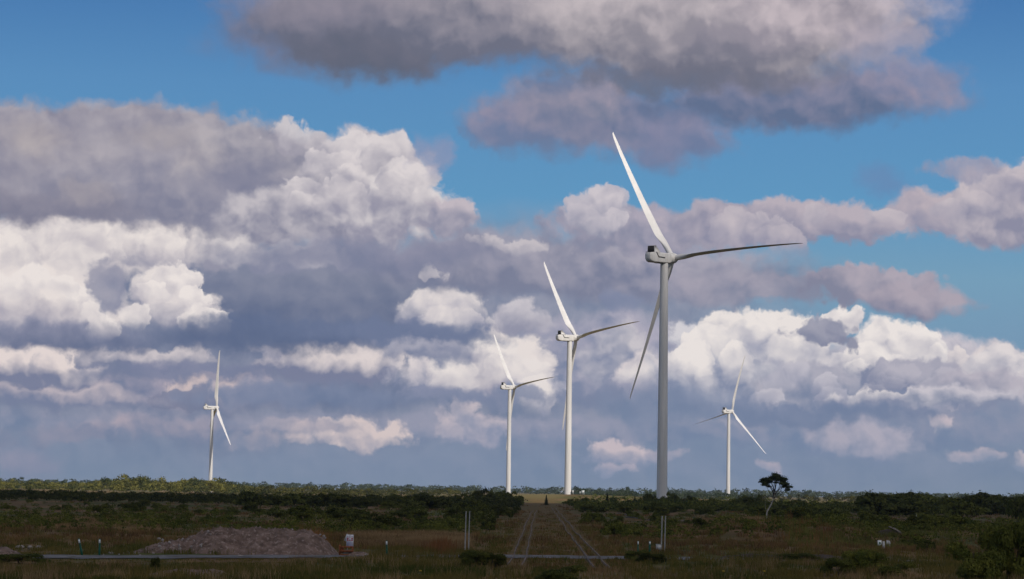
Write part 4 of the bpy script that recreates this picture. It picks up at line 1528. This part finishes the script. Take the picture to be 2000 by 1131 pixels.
blades('reeds', 1600, 560, 670, 184, 194, 0.9, 1.9, 0.013, G_reed, 213,
       lambda px, D, x, off, r: r.uniform(0, 1, len(D)) < np.exp(-((px - 620) / 22.0) ** 2), 0.2,
       label='rusty brown weeds behind the right shoulder of the gravel heap', cat='reeds')
blades('sedge', 26000, 1540, 1860, 228, 330, 0.3, 0.6, 0.022, G_moss, 208,
       lambda px, D, x, off, r: (fbm(x / 5, D / 14, 67, 3) > -0.1),
       label='yellow-green sedge behind the white panels', cat='sedge')
blades('rough_grass', 42000, 735, 2060, 160, 192, 0.45, 0.95, 0.013, G_green, 211,
       lambda px, D, x, off, r: ((px < 985) | (px > 1228)) & (np.abs(D - road_y(x) + 6.2) < 1.6),
       label='taller grass hiding the road left and right of the railway')
blades('rough_grass', 26000, 960, 1260, 134, 620, 0.10, 0.30, 0.018, G_green, 214,
       lambda px, D, x, off, r: (off < 5.5) & (fbm(x / 2.5, D / 18, 93, 3) > -0.05), label='green grass tufts growing between the two old tracks')
blades('track_weeds', 26000, 960, 1260, 150, 700, 0.08, 0.24, 0.018, G_heath, 209,
       lambda px, D, x, off, r: off < 5.5, label='low reddish weeds growing along the old railway', cat='weeds')

# ------------------------------------------------------------------ railway
M_rail = material('worn_rail_steel', (0.25, 0.175, 0.12), 0.65, (0.08, 0.042, 0.022), 0.5, 6, metal=0.1, spec=0.3)
M_sleeper = material('weathered_sleeper', (0.07, 0.05, 0.04), 0.95, (0.12, 0.09, 0.07), 4, 4)
RAILPROF = 0.8 * np.array([(-0.05, 0), (0.05, 0), (0.012, 0.02), (0.012, 0.085), (0.036, 0.095), (0.036, 0.125), (-0.036, 0.125), (-0.036, 0.095), (-0.012, 0.085), (-0.012, 0.02)])


def track(x0, seed, label, Y0, Y1):
    t = empty('railway_track', (0, 0, 0))
    tag(t, label, 'railway track', 'old narrow railway tracks')
    ys = np.concatenate([np.arange(Y0, 420, 1.2), np.arange(420, Y1, 4.0)])
    base = x0 + SL * ys + 0.16 * fbm(ys / 30, ys * 0, seed, 3) * (1 + ys / 500)
    for s in (-1, 1):
        xx = base + s * 0.457 + 0.025 * fbm(ys / 12, ys * 0, seed + 10 * s, 2)
        zz = 0.0 + 0.05 * fbm(ys / 12, ys * 0, seed + 5 * s, 3)
        zz += 0.06 * (np.abs(ys - road_y(xx)) < 6)
        m = MB()
        m.loft([np.stack([xx[i] + RAILPROF[:, 0], 0 * RAILPROF[:, 0] + ys[i], zz[i] + RAILPROF[:, 1]], -1) for i in range(len(ys))])
        m.build('rail', M_rail, t)


track(TRACKS[0], 300, 'left railway track, rusty wavy rails running to the skyline', 160, 640)
track(TRACKS[1], 320, 'right railway track, rusty wavy rails beside the right-hand scrub', 154, 760)

# ------------------------------------------------------------------ marker posts, poles, sign
M_green = material('green_plastic', (0.008, 0.105, 0.060), 0.45, (0.006, 0.075, 0.045), 3, 3, spec=0.4)
M_refl = material('white_reflector', (0.80, 0.82, 0.80), 0.35, (0.74, 0.76, 0.74), 6, 2)
M_galv = material('galvanised_pole', (0.42, 0.41, 0.385), 0.5, (0.30, 0.29, 0.27), 2, 4, metal=0.2)
M_board = material('white_board', (0.72, 0.71, 0.76), 0.5, (0.62, 0.61, 0.66), 3, 4)
M_board2 = material('grey_white_board', (0.58, 0.57, 0.56), 0.6, (0.45, 0.44, 0.42), 4, 4)
M_red = material('red_print', (0.42, 0.02, 0.045), 0.5, (0.34, 0.02, 0.04), 9, 2)
M_black = material('black_print', (0.03, 0.03, 0.035), 0.5, (0.05, 0.05, 0.05), 9, 2)
M_lilac = material('blue_print', (0.40, 0.40, 0.62), 0.5, (0.34, 0.34, 0.55), 9, 2)
M_rust = material('rusty_steel', (0.28, 0.085, 0.028), 0.85, (0.16, 0.048, 0.018), 3.5, 6, (0.36, 0.15, 0.06), bump=0.01)
M_conc = material('stained_concrete', (0.24, 0.19, 0.155), 0.9, (0.15, 0.11, 0.085), 3, 5, bump=0.01)
M_stone = material('pale_stone', (0.42, 0.38, 0.35), 0.9, (0.28, 0.24, 0.22), 2.5, 5, bump=0.03)
M_heap = material('grey_brown_rubble', (0.245, 0.170, 0.138), 0.95, (0.125, 0.085, 0.066), 1.6, 9, (0.33, 0.25, 0.215), bump=0.12, bscale=5)


def base_pt(px, yb):
    """the point of the ground seen at px, yb"""
    D = 23000.0 / (yb - (960 + 0.0148 * (px - 1000)))
    for _ in range(12):
        p = at(px, yb, D)
        D += (p.z - float(gz(p.x, D))) * D / CAM_H * 0.6
    return at(px, yb, D)


def marker(px, yb, ytop, label, lean=0.0, w=0.135):
    p = base_pt(px, yb)
    h = (yb - ytop) * p.y / F
    t = empty('marker_post', (p.x, p.y, float(gz(p.x, p.y)) - 0.03))
    t.rotation_euler = (0.0, lean, 0)
    tag(t, label, 'marker post', 'green marker posts along the gravel road')
    m = MB()
    ws = [(0, 1), (0.3, 1), (0.94, 0.92), (0.985, 0.7), (1.0, 0.35)]
    th = np.arange(12) * 2 * np.pi / 12
    m.loft([np.stack([w / 2 * k * np.cos(th), w / 3 * k * np.sin(th), 0 * th + z * (h + 0.03)], -1) for z, k in ws])
    m.build('post', M_green, t, True)
    m = MB()
    m.box((0, -w / 3 - 0.006, h * 0.86), (w * 0.8, 0.02, h * 0.2))
    m.build('reflector', M_refl, t)


marker(161.0, 1085.5, 1051, 'leaning green marker post with white top, leftmost by the road', -0.235)
marker(194.0, 1085.5, 1052, 'upright green marker post with white top, second from the left')
marker(755.5, 1087, 1055.5, 'green marker post standing alone right of the white warning board', -0.03)
marker(1246, 1084, 1056, 'green marker post half sunk in grass, left one of the right pair', 0.0, 0.11)
marker(1269, 1081, 1056.5, 'green marker post nearest to the right pair of grey poles', 0.0, 0.16)


def pole(px, yb, yt, lean, label, w=0.085):
    p = base_pt(px, yb)
    h = (yb - yt) * p.y / F
    m = MB()
    pts = [(0, 0, -0.1)] + [(lean * z, 0, z) for z in np.linspace(0, h, 5)]
    m.tube(pts, w / 2, 12)
    m.tube([(lean * h, 0, h - 0.01), (lean * h, 0, h + 0.03)], w / 2 + 0.012, 12)
    o = m.build('pole', M_galv, None, True, 40)
    o.location = (p.x, p.y, float(gz(p.x, p.y)))
    tag(o, label, 'pole', 'grey poles in pairs beside the railway')
    return p, h


pole(908, 1078, 1000, 0.014, 'left pole of the left pair, thin and grey')
pole(915, 1078, 1000, 0.014, 'right pole of the left pair, thin and grey')
pp, ph = pole(1291.5, 1079, 1009, 0.016, 'left pole of the right pair, with a small white box at its foot', 0.10)
pole(1298, 1079, 1009, 0.016, 'right pole of the right pair, thin and grey')

t = empty('utility_box', (pp.x - 0.22, pp.y - 0.12, float(gz(pp.x, pp.y))))
tag(t, 'small weathered white box on the foot of the right pair of poles', 'box')
m = MB()
m.box((0, 0, 0.42), (0.40, 0.2, 0.40))
m.box((0, 0, 0.63), (0.46, 0.26, 0.035))
m.build('housing', M_board2, t)
m = MB()
m.box((0, -0.11, 0.40), (0.32, 0.012, 0.30))
m.build('door', M_board2, t)
m = MB()
for s in (-0.12, 0.12):
    m.tube([(s, 0, -0.1), (s, 0, 0.22)], 0.025, 8)
m.build('leg', M_galv, t)

# ---- white warning board with the tilted one behind it
def prism(m, pts, y0, y1):
    n = len(pts)
    v = [(a, y0, b) for a, b in pts] + [(a, y1, b) for a, b in pts]
    m.add(v, [(i, (i + 1) % n, (i + 1) % n + n, i + n) for i in range(n)],
          [(0, i, i + 1) for i in range(1, n - 1)] + [(n, n + i + 1, n + i) for i in range(1, n - 1)])


def disc(r_, cx, cz, n=20):
    return [(cx + r_ * math.cos(a), cz + r_ * math.sin(a)) for a in np.arange(n) * 2 * np.pi / n]


def tri(s, cx, cz):
    return [(cx - s, cz - s * 0.8), (cx + s, cz - s * 0.8), (cx, cz + s)]


p = base_pt(682, 1086.5)
k = p.y / F
gzz = float(gz(p.x, p.y))
t = empty('warning_sign', (p.x + 0.6 * k, p.y + 0.1, gzz))
tag(t, 'white warning board with red and black pictograms above lilac text', 'sign')
zc, bw, bh = 30.0 * k, 13.8 * k, 23.5 * k
m = MB()
m.box((0, 0, zc), (bw, 0.03, bh))
m.build('board', M_board, t)
m = MB()
for s in (-0.36, 0.36):
    m.box((s * bw, 0.05, zc / 2 + 0.1), (0.06, 0.06, zc + 0.2))
m.build('post', M_galv, t)
m = MB()
for s in (-0.30, 0.30):
    prism(m, tri(0.085 * bw, s * bw, zc + 0.36 * bh), -0.024, -0.016)
    prism(m, disc(0.04 * bw, s * bw, zc + 0.11 * bh), -0.030, -0.026)
prism(m, tri(0.05 * bw, 0, zc + 0.06 * bh), -0.030, -0.026)
for q in range(3):
    m.box((0, -0.02, zc + (0.42 - 0.045 * q) * bh), (0.22 * bw, 0.008, 0.012 * bh))
m.build('black_pictograms', M_black, t)
m = MB()
for s in (-0.30, 0.30):
    prism(m, disc(0.115 * bw, s * bw, zc + 0.20 * bh), -0.024, -0.016)
    prism(m, disc(0.115 * bw, s * bw, zc + 0.05 * bh), -0.024, -0.016)
prism(m, tri(0.14 * bw, 0, zc + 0.06 * bh), -0.024, -0.016)
prism(m, tri(0.09 * bw, 0, zc + 0.25 * bh), -0.024, -0.016)
m.build('red_pictograms', M_red, t)
m = MB()
for q in range(6):
    m.box((0, -0.02, zc - (0.13 + 0.055 * q) * bh), (0.74 * bw * (1 if q % 2 == 0 else 0.82), 0.008, 0.022 * bh))
m.build('text_lines', M_lilac, t)

t = empty('tilted_board', (p.x - 4.2 * k, p.y + 0.35, gzz))
tag(t, 'plain white board tilted behind the warning board', 'sign')
m = MB()
m.box((0, 0, 35.0 * k), (10 * k, 0.025, 14 * k), Matrix.Rotation(R(22), 3, 'Y'))
m.build('board', M_board2, t)
m = MB()
m.box((0, 0.05, 16 * k), (0.05, 0.05, 32 * k))
m.build('post', M_galv, t)

# rusty steel bin with a concrete block in it, under the boards
t = empty('rusty_bin', (p.x - 5.0 * k, p.y - 0.55, gzz))
tag(t, 'rusty orange steel crate under the white warning board', 'crate')
W_, H_, D_ = 25 * k, 19 * k, 0.7
m = MB()
for sx_ in (-1, 1):
    for sy_ in (-1, 1):
        m.box((sx_ * W_ / 2, sy_ * D_ / 2, H_ / 2 + (0.06 if sx_ < 0 else 0)), (0.08, 0.08, H_ + (0.12 if sx_ < 0 else 0)))
for z in (0.12, 0.42, 0.72):
    for sy_ in (-1, 1):
        m.box((0, sy_ * D_ / 2, z * H_ / 0.75), (W_ - 0.08, 0.05, 0.10))
    for sx_ in (-1, 1):
        m.box((sx_ * W_ / 2, 0, z * H_ / 0.75), (0.05, D_ - 0.08, 0.10))
m.box((-0.33 * W_, 0, H_ * 0.62), (0.28 * W_, D_ * 0.7, 0.5 * H_))
m.build('frame', M_rust, t)
m = MB()
m.box((0.1 * W_, 0, 0.22 * H_), (0.72 * W_, D_ * 0.72, 0.36 * H_))
m.box((0.12 * W_, -0.02, 0.55 * H_), (0.60 * W_, D_ * 0.6, 0.26 * H_))
m.build('concrete_block', M_conc, t)


# ------------------------------------------------------------------ heaps and stones
def heap(px0, px1, yb, prof, depth, mat, name, label, cat, seed, rough=0.12, nx=220, ny=70):
    """a heap whose crest line follows prof: (px, crest y)"""
    pb = base_pt((px0 + px1) / 2, yb)
    Yc = pb.y + depth * 0.5
    k_ = Yc / F
    U = np.linspace(0, 1, nx)
    V = np.linspace(-1, 1, ny)
    UU, VV = np.meshgrid(U, V)
    px = px0 + (px1 - px0) * UU
    crest = np.interp(px, [a for a, b in prof], [b for a, b in prof])
    hh = np.maximum((yb - 3 - crest), 0) * k_
    X = np.array([at(q, yb - 10, Yc).x for q in px[0]])[None] + 0 * VV
    Y = Yc + VV * depth * (0.45 + 0.55 * np.clip(hh / hh.max(), 0, 1))
    shape = np.clip(1 - np.abs(VV) ** 1.5, 0, 1)
    Z0 = gz(X, Y)
    Z = hh * shape
    amp = np.clip(hh * 1.2, 0, 1) * shape ** 0.4
    Z = Z + rough * 1.5 * amp * fbm(X / 1.1, Y / 1.1, seed, 4) + rough * 1.1 * amp * np.abs(fbm(X / 0.42, Y / 0.42, seed + 4, 3))
    Z = Z + rough * 0.8 * amp * (vnoise(X / 0.13, Y / 0.13, seed + 7) > 0.72) * vnoise(X / 0.4, Y / 0.4, seed + 8)
    v = np.stack([X, Y, Z + Z0 - 0.04], -1).reshape(-1, 3)
    i = (np.arange(ny - 1)[:, None] * nx + np.arange(nx - 1)[None]).ravel()
    o = mesh_np(name, v, np.stack([i, i + 1, i + nx + 1, i + nx], -1), mat, smooth=False)
    tag(o, label, cat)
    return Yc


heap(1395, 1700, 1094, [(1395, 1091), (1420, 1084), (1470, 1080), (1520, 1083), (1580, 1079), (1640, 1083), (1700, 1091)], 3.0,
     material('bare_peat', (0.045, 0.032, 0.026), 0.95, (0.085, 0.058, 0.042), 1.4, 7), 'peat_bank',
     'low dark bank of bare peat in front of the orange reeds', 'peat bank', 415, 0.14, 240, 50)


def stone_me(seed, n=2):
    bm_ = __import__('bmesh').new()
    __import__('bmesh').ops.create_icosphere(bm_, subdivisions=n, radius=0.5)
    r = np.random.default_rng(seed)
    o_ = r.uniform(0, 50, 3)
    for v in bm_.verts:
        c_ = v.co.copy()
        f = 1 + 0.35 * float(fbm(c_.x * 1.6 + o_[0], c_.y * 1.6 + c_.z * 2.1 + o_[1], seed, 3))
        v.co = Vector((c_.x * f * 1.15, c_.y * f, c_.z * f * 0.75))
    me = bpy.data.meshes.new('stone')
    bm_.to_mesh(me)
    bm_.free()
    me.materials.append(M_stone)
    return me


STN = [stone_me(400 + q) for q in range(4)]
heap(235, 668, 1081.5, [(235, 1083), (262, 1077), (285, 1069), (310, 1060), (345, 1053), (375, 1048), (400, 1040), (430, 1034), (470, 1037), (520, 1034),
                      (560, 1033), (600, 1035), (620, 1042), (645, 1058), (668, 1083)], 3.4, M_heap, 'rubble_heap',
     'long grey-brown heap of gravel and rubble behind the road', 'heap', 410, 0.21, 420, 90)
heap(675, 748, 1088, [(675, 1084), (690, 1074), (710, 1074), (725, 1078), (748, 1085)], 1.0, M_heap, 'rubble_heap',
     'small low rubble heap right of the rusty crate', 'heap', 411, 0.09, 120, 40)
heap(-60, 62, 1088, [(-60, 1070), (-10, 1066), (10, 1065), (25, 1072), (45, 1078), (62, 1085)], 1.4, M_heap, 'rubble_heap',
     'small rubble heap at the left edge of the photo', 'heap', 412, 0.12, 160, 50)
heap(280, 470, 1122, [(280, 1119), (320, 1112), (370, 1109), (410, 1107), (440, 1111), (470, 1119)], 1.2, M_heap, 'earth_mound',
     'low brown mound in the grass in front of the road', 'mound', 413, 0.22, 160, 40)
heap(1705, 1765, 1046, [(1705, 1041), (1718, 1034), (1735, 1030), (1750, 1034), (1765, 1043)], 1.6,
     material('dark_peat', (0.040, 0.028, 0.024), 0.95, (0.07, 0.05, 0.042), 2, 5), 'peat_stack',
     'dark peat stack with a pale sheet over its right shoulder', 'peat stack', 414, 0.05, 80, 40)

r = np.random.default_rng(9)


def stone(px, yb, s, label, group=None, dz=0.0):
    p_ = base_pt(px, yb)
    o = obj_of('stone', STN[int(r.integers(0, 4))])
    o.location = (p_.x, p_.y, float(gz(p_.x, p_.y)) + s * 0.2 + dz)
    o.scale = (s, s, s * r.uniform(0.7, 1))
    o.rotation_euler = (0, 0, r.uniform(0, 6.28))
    tag(o, label, 'stone', group)


stone(38, 1072, 0.55, 'pale boulder, left one of three behind the left rubble heap')
stone(60, 1073, 0.5, 'pale boulder in the middle of three at the left')
stone(76, 1072, 0.42, 'round white boulder, right one of three at the left')
stone(341, 1068, 0.24, 'white stone low on the left tail of the gravel heap', None, 0.30)
stone(470, 1088.5, 0.34, 'pale flat stone at the road edge before the gravel heap')
stone(716, 1088, 0.24, 'white stone on the small rubble heap by the crate', None, 0.1)
stone(310, 1064, 0.28, 'pale stone on the crest of the heap\'s left tail', None, 0.45)
for q in range(34):
    stone(r.uniform(168, 238), r.uniform(1106, 1114), r.uniform(0.06, 0.17), 'small white stone scattered in the grass before the road at left',
          'white stones in the grass')
for q in range(26):
    stone(r.uniform(200, 300), r.uniform(1078, 1085), r.uniform(0.08, 0.2), 'small grey stone along the road edge left of the gravel heap',
          'stones along the road edge')
for q in range(16):
    stone(r.uniform(690, 790), r.uniform(1084, 1091), r.uniform(0.07, 0.16), 'small grey stone between the crate and the single marker post',
          'stones near the crate')
for q in range(60):
    px_ = r.uniform(300, 640)
    d_ = r.uniform(0.02, 0.45)
    p_ = base_pt(px_, 1081.5)
    top = np.interp(px_, [300, 345, 430, 600, 640], [0.9, 1.2, 1.75, 1.7, 1.1])
    o = obj_of('stone', STN[int(r.integers(0, 4))])
    s = r.uniform(0.09, 0.24)
    o.location = (p_.x, p_.y + 0.3 + 1.35 * (1 - d_ * 2) , float(gz(p_.x, p_.y)) + top * (1 - d_ * 1.7) * 0.98)
    o.scale = (s, s, s)
    o.rotation_euler = (r.uniform(0, 3), 0, r.uniform(0, 6.28))
    tag(o, 'small stone lying on the front slope of the large gravel heap', 'stone', 'stones on the gravel heap')

# pale sheet on the peat stack
M_sheet = material('pale_sheet', (0.24, 0.20, 0.175), 0.7, (0.17, 0.14, 0.12), 2, 4)
pb = base_pt(1735, 1046)
k = (pb.y + 0.8) / F
us = np.linspace(0.0, 1, 24)
sh_prof = ([0, 0.25, 0.5, 0.75, 1], [1028.5, 1030, 1032, 1035, 1040])
V = []
for j, off in enumerate(np.linspace(-1, 1, 7)):
    for u_ in us:
        px_ = 1736 + 24 * u_
        z_ = (1046 - np.interp(u_, *sh_prof)) * k + 0.03 - 0.10 * abs(off) ** 2 * (1 + 2 * u_)
        V.append((at(px_, 1040, pb.y + 0.8).x, pb.y + 0.8 + off * 0.5, float(gz(pb.x, pb.y)) + z_ + 0.015 * math.sin(u_ * 40 + j)))
i = (np.arange(6)[:, None] * 24 + np.arange(23)[None]).ravel()
o = mesh_np('cover_sheet', V, np.stack([i, i + 1, i + 25, i + 24], -1), M_sheet, smooth=True)
sm = o.modifiers.new('thickness', 'SOLIDIFY')
sm.thickness = 0.03
tag(o, 'pale weathered sheet draped over the dark peat stack', 'sheet')

# ---- white panels in the grass at the right
def panel(px, yb, yt, w, lean, label, mat=None, marks=False):
    p_ = base_pt(px, yb)
    k_ = p_.y / F
    h = (yb - yt) * k_
    t_ = empty('panel', (p_.x, p_.y, float(gz(p_.x, p_.y)) - 0.02))
    t_.rotation_euler = (-0.06, lean, 0)
    tag(t_, label, 'panel', 'white panels standing in the grass')
    m_ = MB()
    m_.box((0, 0, h / 2), (w * k_, 0.03, h))
    m_.build('board', mat or M_board2, t_)
    if marks:
        m_ = MB()
        prism(m_, disc(0.26 * w * k_, 0.05 * w * k_, h * 0.66), -0.024, -0.016)
        prism(m_, disc(0.30 * w * k_, 0.05 * w * k_, h * 0.22), -0.024, -0.016)
        m_.build('green_discs', M_green, t_)
    m_ = MB()
    m_.box((0, 0.035, h / 2 - 0.05), (0.05, 0.04, h))
    m_.build('stake', M_bark, t_)


panel(1718.5, 1071, 1055, 7.5, -0.04, 'wide white panel with green discs, leftmost of the four', M_refl, True)
panel(1726.3, 1072, 1057, 4.6, -0.03, 'narrow plain white panel, second of the four')
panel(1733.5, 1068, 1055, 4.2, 0.0, 'narrow white panel, third of the four, left of the leaning one')
panel(1738.8, 1069.5, 1056, 4.2, -0.20, 'white panel leaning left at the right end of the four')
panel(1629.5, 1065, 1058.5, 2.6, 0.0, 'tiny white plate alone in the reeds left of the four panels')


def stake(px, D, h, label, w=0.10):
    m_ = MB()
    m_.box((0, 0, h / 2), (w, w, h))
    m_.box((0, 0, h + 0.015), (w * 1.3, w * 1.3, 0.05))
    o_ = m_.build('stake', M_refl)
    x_ = wx(px, D)
    o_.location = (x_, D, float(gz(x_, D)))
    tag(o_, label, 'stake')


stake(1789.5, 520, 1.5, 'short white stake among bushes at right, left one', 0.16)
stake(1836.5, 440, 1.25, 'tall thin white stake among bushes at right')
stake(1578, 560, 1.6, 'tiny white stake right of the lone leaning tree', 0.14)

# pinkish concrete block on the bank behind the right pair of poles
pb = base_pt(1334, 1028)
o = MB()
kk = pb.y / F
o.box((0, 0, 8.5 * kk), (18 * kk, 0.8, 7 * kk))
o.box((0, 0, 2.4 * kk), (16 * kk, 0.7, 5.2 * kk))
b = o.build('concrete_block', M_conc)
bv = b.modifiers.new('bevel', 'BEVEL')
bv.width = 0.04
b.location = (pb.x, pb.y, float(gz(pb.x, pb.y)))
tag(b, 'pinkish concrete block lying on the heath right of the right pair of poles', 'block')

# silvery dead wood
M_dead = material('silvery_dead_wood', (0.13, 0.125, 0.125), 0.9, (0.08, 0.075, 0.075), 3, 4)
for q, (xa, ya, xb, yb_, lab) in enumerate(((1206, 1001, 1262, 1016, 'long silvery dead trunk lying on the dark heath'),
                                            (1222, 1010, 1283, 1016, 'second silvery dead trunk lying below the long one'))):
    a, b = base_pt(xa, ya + 6), base_pt(xb, yb_ + 2)
    m = MB()
    A = np.array([0, 0, 0.45])
    B = np.array([b.x - a.x, b.y - a.y, 0.25 + b.z - a.z])
    pts = [A + (B - A) * f + np.array([0, 0, 0.12 * math.sin(f * 5 + q)]) for f in np.linspace(0, 1, 8)]
    m.tube(pts, np.linspace(0.09, 0.04, 8), 8)
    for f in (0.2, 0.35, 0.5, 0.62, 0.8):
        c0 = A + (B - A) * f
        m.tube([c0, c0 + np.array([r.uniform(-.6, .9), r.uniform(-1, 1), r.uniform(.3, .8)])], [0.03, 0.01], 5)
    o = m.build('dead_trunk', M_dead, None, True)
    o.location = (a.x, a.y, float(gz(a.x, a.y)))
    tag(o, lab, 'dead trunk')

# ------------------------------------------------------------------ compound at the foot of the second turbine
tx, ty = TURB_XY[1]
M_fence = material('dark_green_fence', (0.03, 0.06, 0.05), 0.6, (0.05, 0.08, 0.07), 2, 2)
M_pale = material('pale_cabinet_paint', (0.62, 0.68, 0.68), 0.5, (0.55, 0.6, 0.6), 2, 2)
gz0 = float(gz(tx, ty))
t = empty('fence', (tx + 2.6, ty - 3, gz0))
tag(t, 'low dark fence running right from the foot of the second turbine', 'fence')
m = MB()
for z in (0.35, 0.8, 1.25):
    m.box((5.0, 0, z), (10, 0.05, 0.16))
m.build('rails', M_fence, t)
for q in range(7):
    m = MB()
    m.box((q * 10 / 6, 0.06, 0.8), (0.14, 0.12, 1.6))
    m.build('post', M_fence, t)


def cabinet(dx, w, h, label, mat):
    t_ = empty('cabinet', (tx + dx, ty - 2, gz0))
    tag(t_, label, 'cabinet')
    m_ = MB()
    m_.box((0, 0, h / 2), (w, 1.0, h))
    m_.build('housing', mat, t_)
    m_ = MB()
    m_.box((0, 0, h + 0.06), (w + 0.2, 1.2, 0.12))
    m_.build('roof', mat, t_)
    m_ = MB()
    m_.box((0, -0.52, h * 0.48), (w * 0.7, 0.04, h * 0.8))
    m_.build('door', M_board2, t_)


cabinet(2.9, 0.8, 2.4, 'white cabinet touching the right side of the second turbine foot', M_pale)
cabinet(8.8, 1.6, 2.4, 'pale cabinet behind the right end of the low fence', M_pale)
cabinet(7.2, 1.2, 1.9, 'dark green cabinet behind the low fence', M_fence)

# yellow flowers in the foreground
M_fl = material('yellow_petals', (0.65, 0.42, 0.03), 0.7, (0.5, 0.3, 0.02), 9, 2)
for q, (px, y_, lab) in enumerate(((1412, 1124, 'yellow flower head in the grass at the bottom, left one'),
                                   (1492, 1125, 'orange-yellow flower head in the grass at the bottom, right one'),
                                   (820, 1127, 'small yellow flower near the bottom left of the left track'))):
    pb = base_pt(px, 1131)
    t = empty('flower', (pb.x, pb.y, float(gz(pb.x, pb.y))))
    tag(t, lab, 'flower')
    hgt = 0.42
    m = MB()
    m.tube([(0, 0, 0), (0.02, 0, hgt)], 0.008, 5)
    m.build('stem', G_green, t)
    m = MB()
    for a in range(7):
        an = a * 0.9
        m.box((0.02 + 0.035 * math.cos(an), 0.035 * math.sin(an), hgt + 0.02 * (a % 2)), (0.05, 0.05, 0.035), Matrix.Rotation(an, 3, 'Z'))
    m.build('petals', M_fl, t)


# ------------------------------------------------------------------ air: one closed box of thin haze round everything
def haze():
    m = bpy.data.materials.new('haze_air')
    m.use_nodes = True
    t = m.node_tree
    for n in list(t.nodes):
        if n.type != 'OUTPUT_MATERIAL':
            t.nodes.remove(n)
    v = t.nodes.new('ShaderNodeVolumePrincipled')
    v.inputs['Color'].default_value = (0.80, 0.88, 1.0, 1)
    v.inputs['Density'].default_value = 4.2e-5
    v.inputs['Anisotropy'].default_value = 0.1
    t.links.new(v.outputs[0], t.nodes['Material Output'].inputs['Volume'])
    z0 = -9.0
    b = MB()
    b.box((0, 1200, (z0 + 160) / 2), (5400, 8300, 160 - z0))
    o = b.build('haze', m)
    tag(o, 'thin blue summer haze over the bog', None, None, 'stuff')


haze()
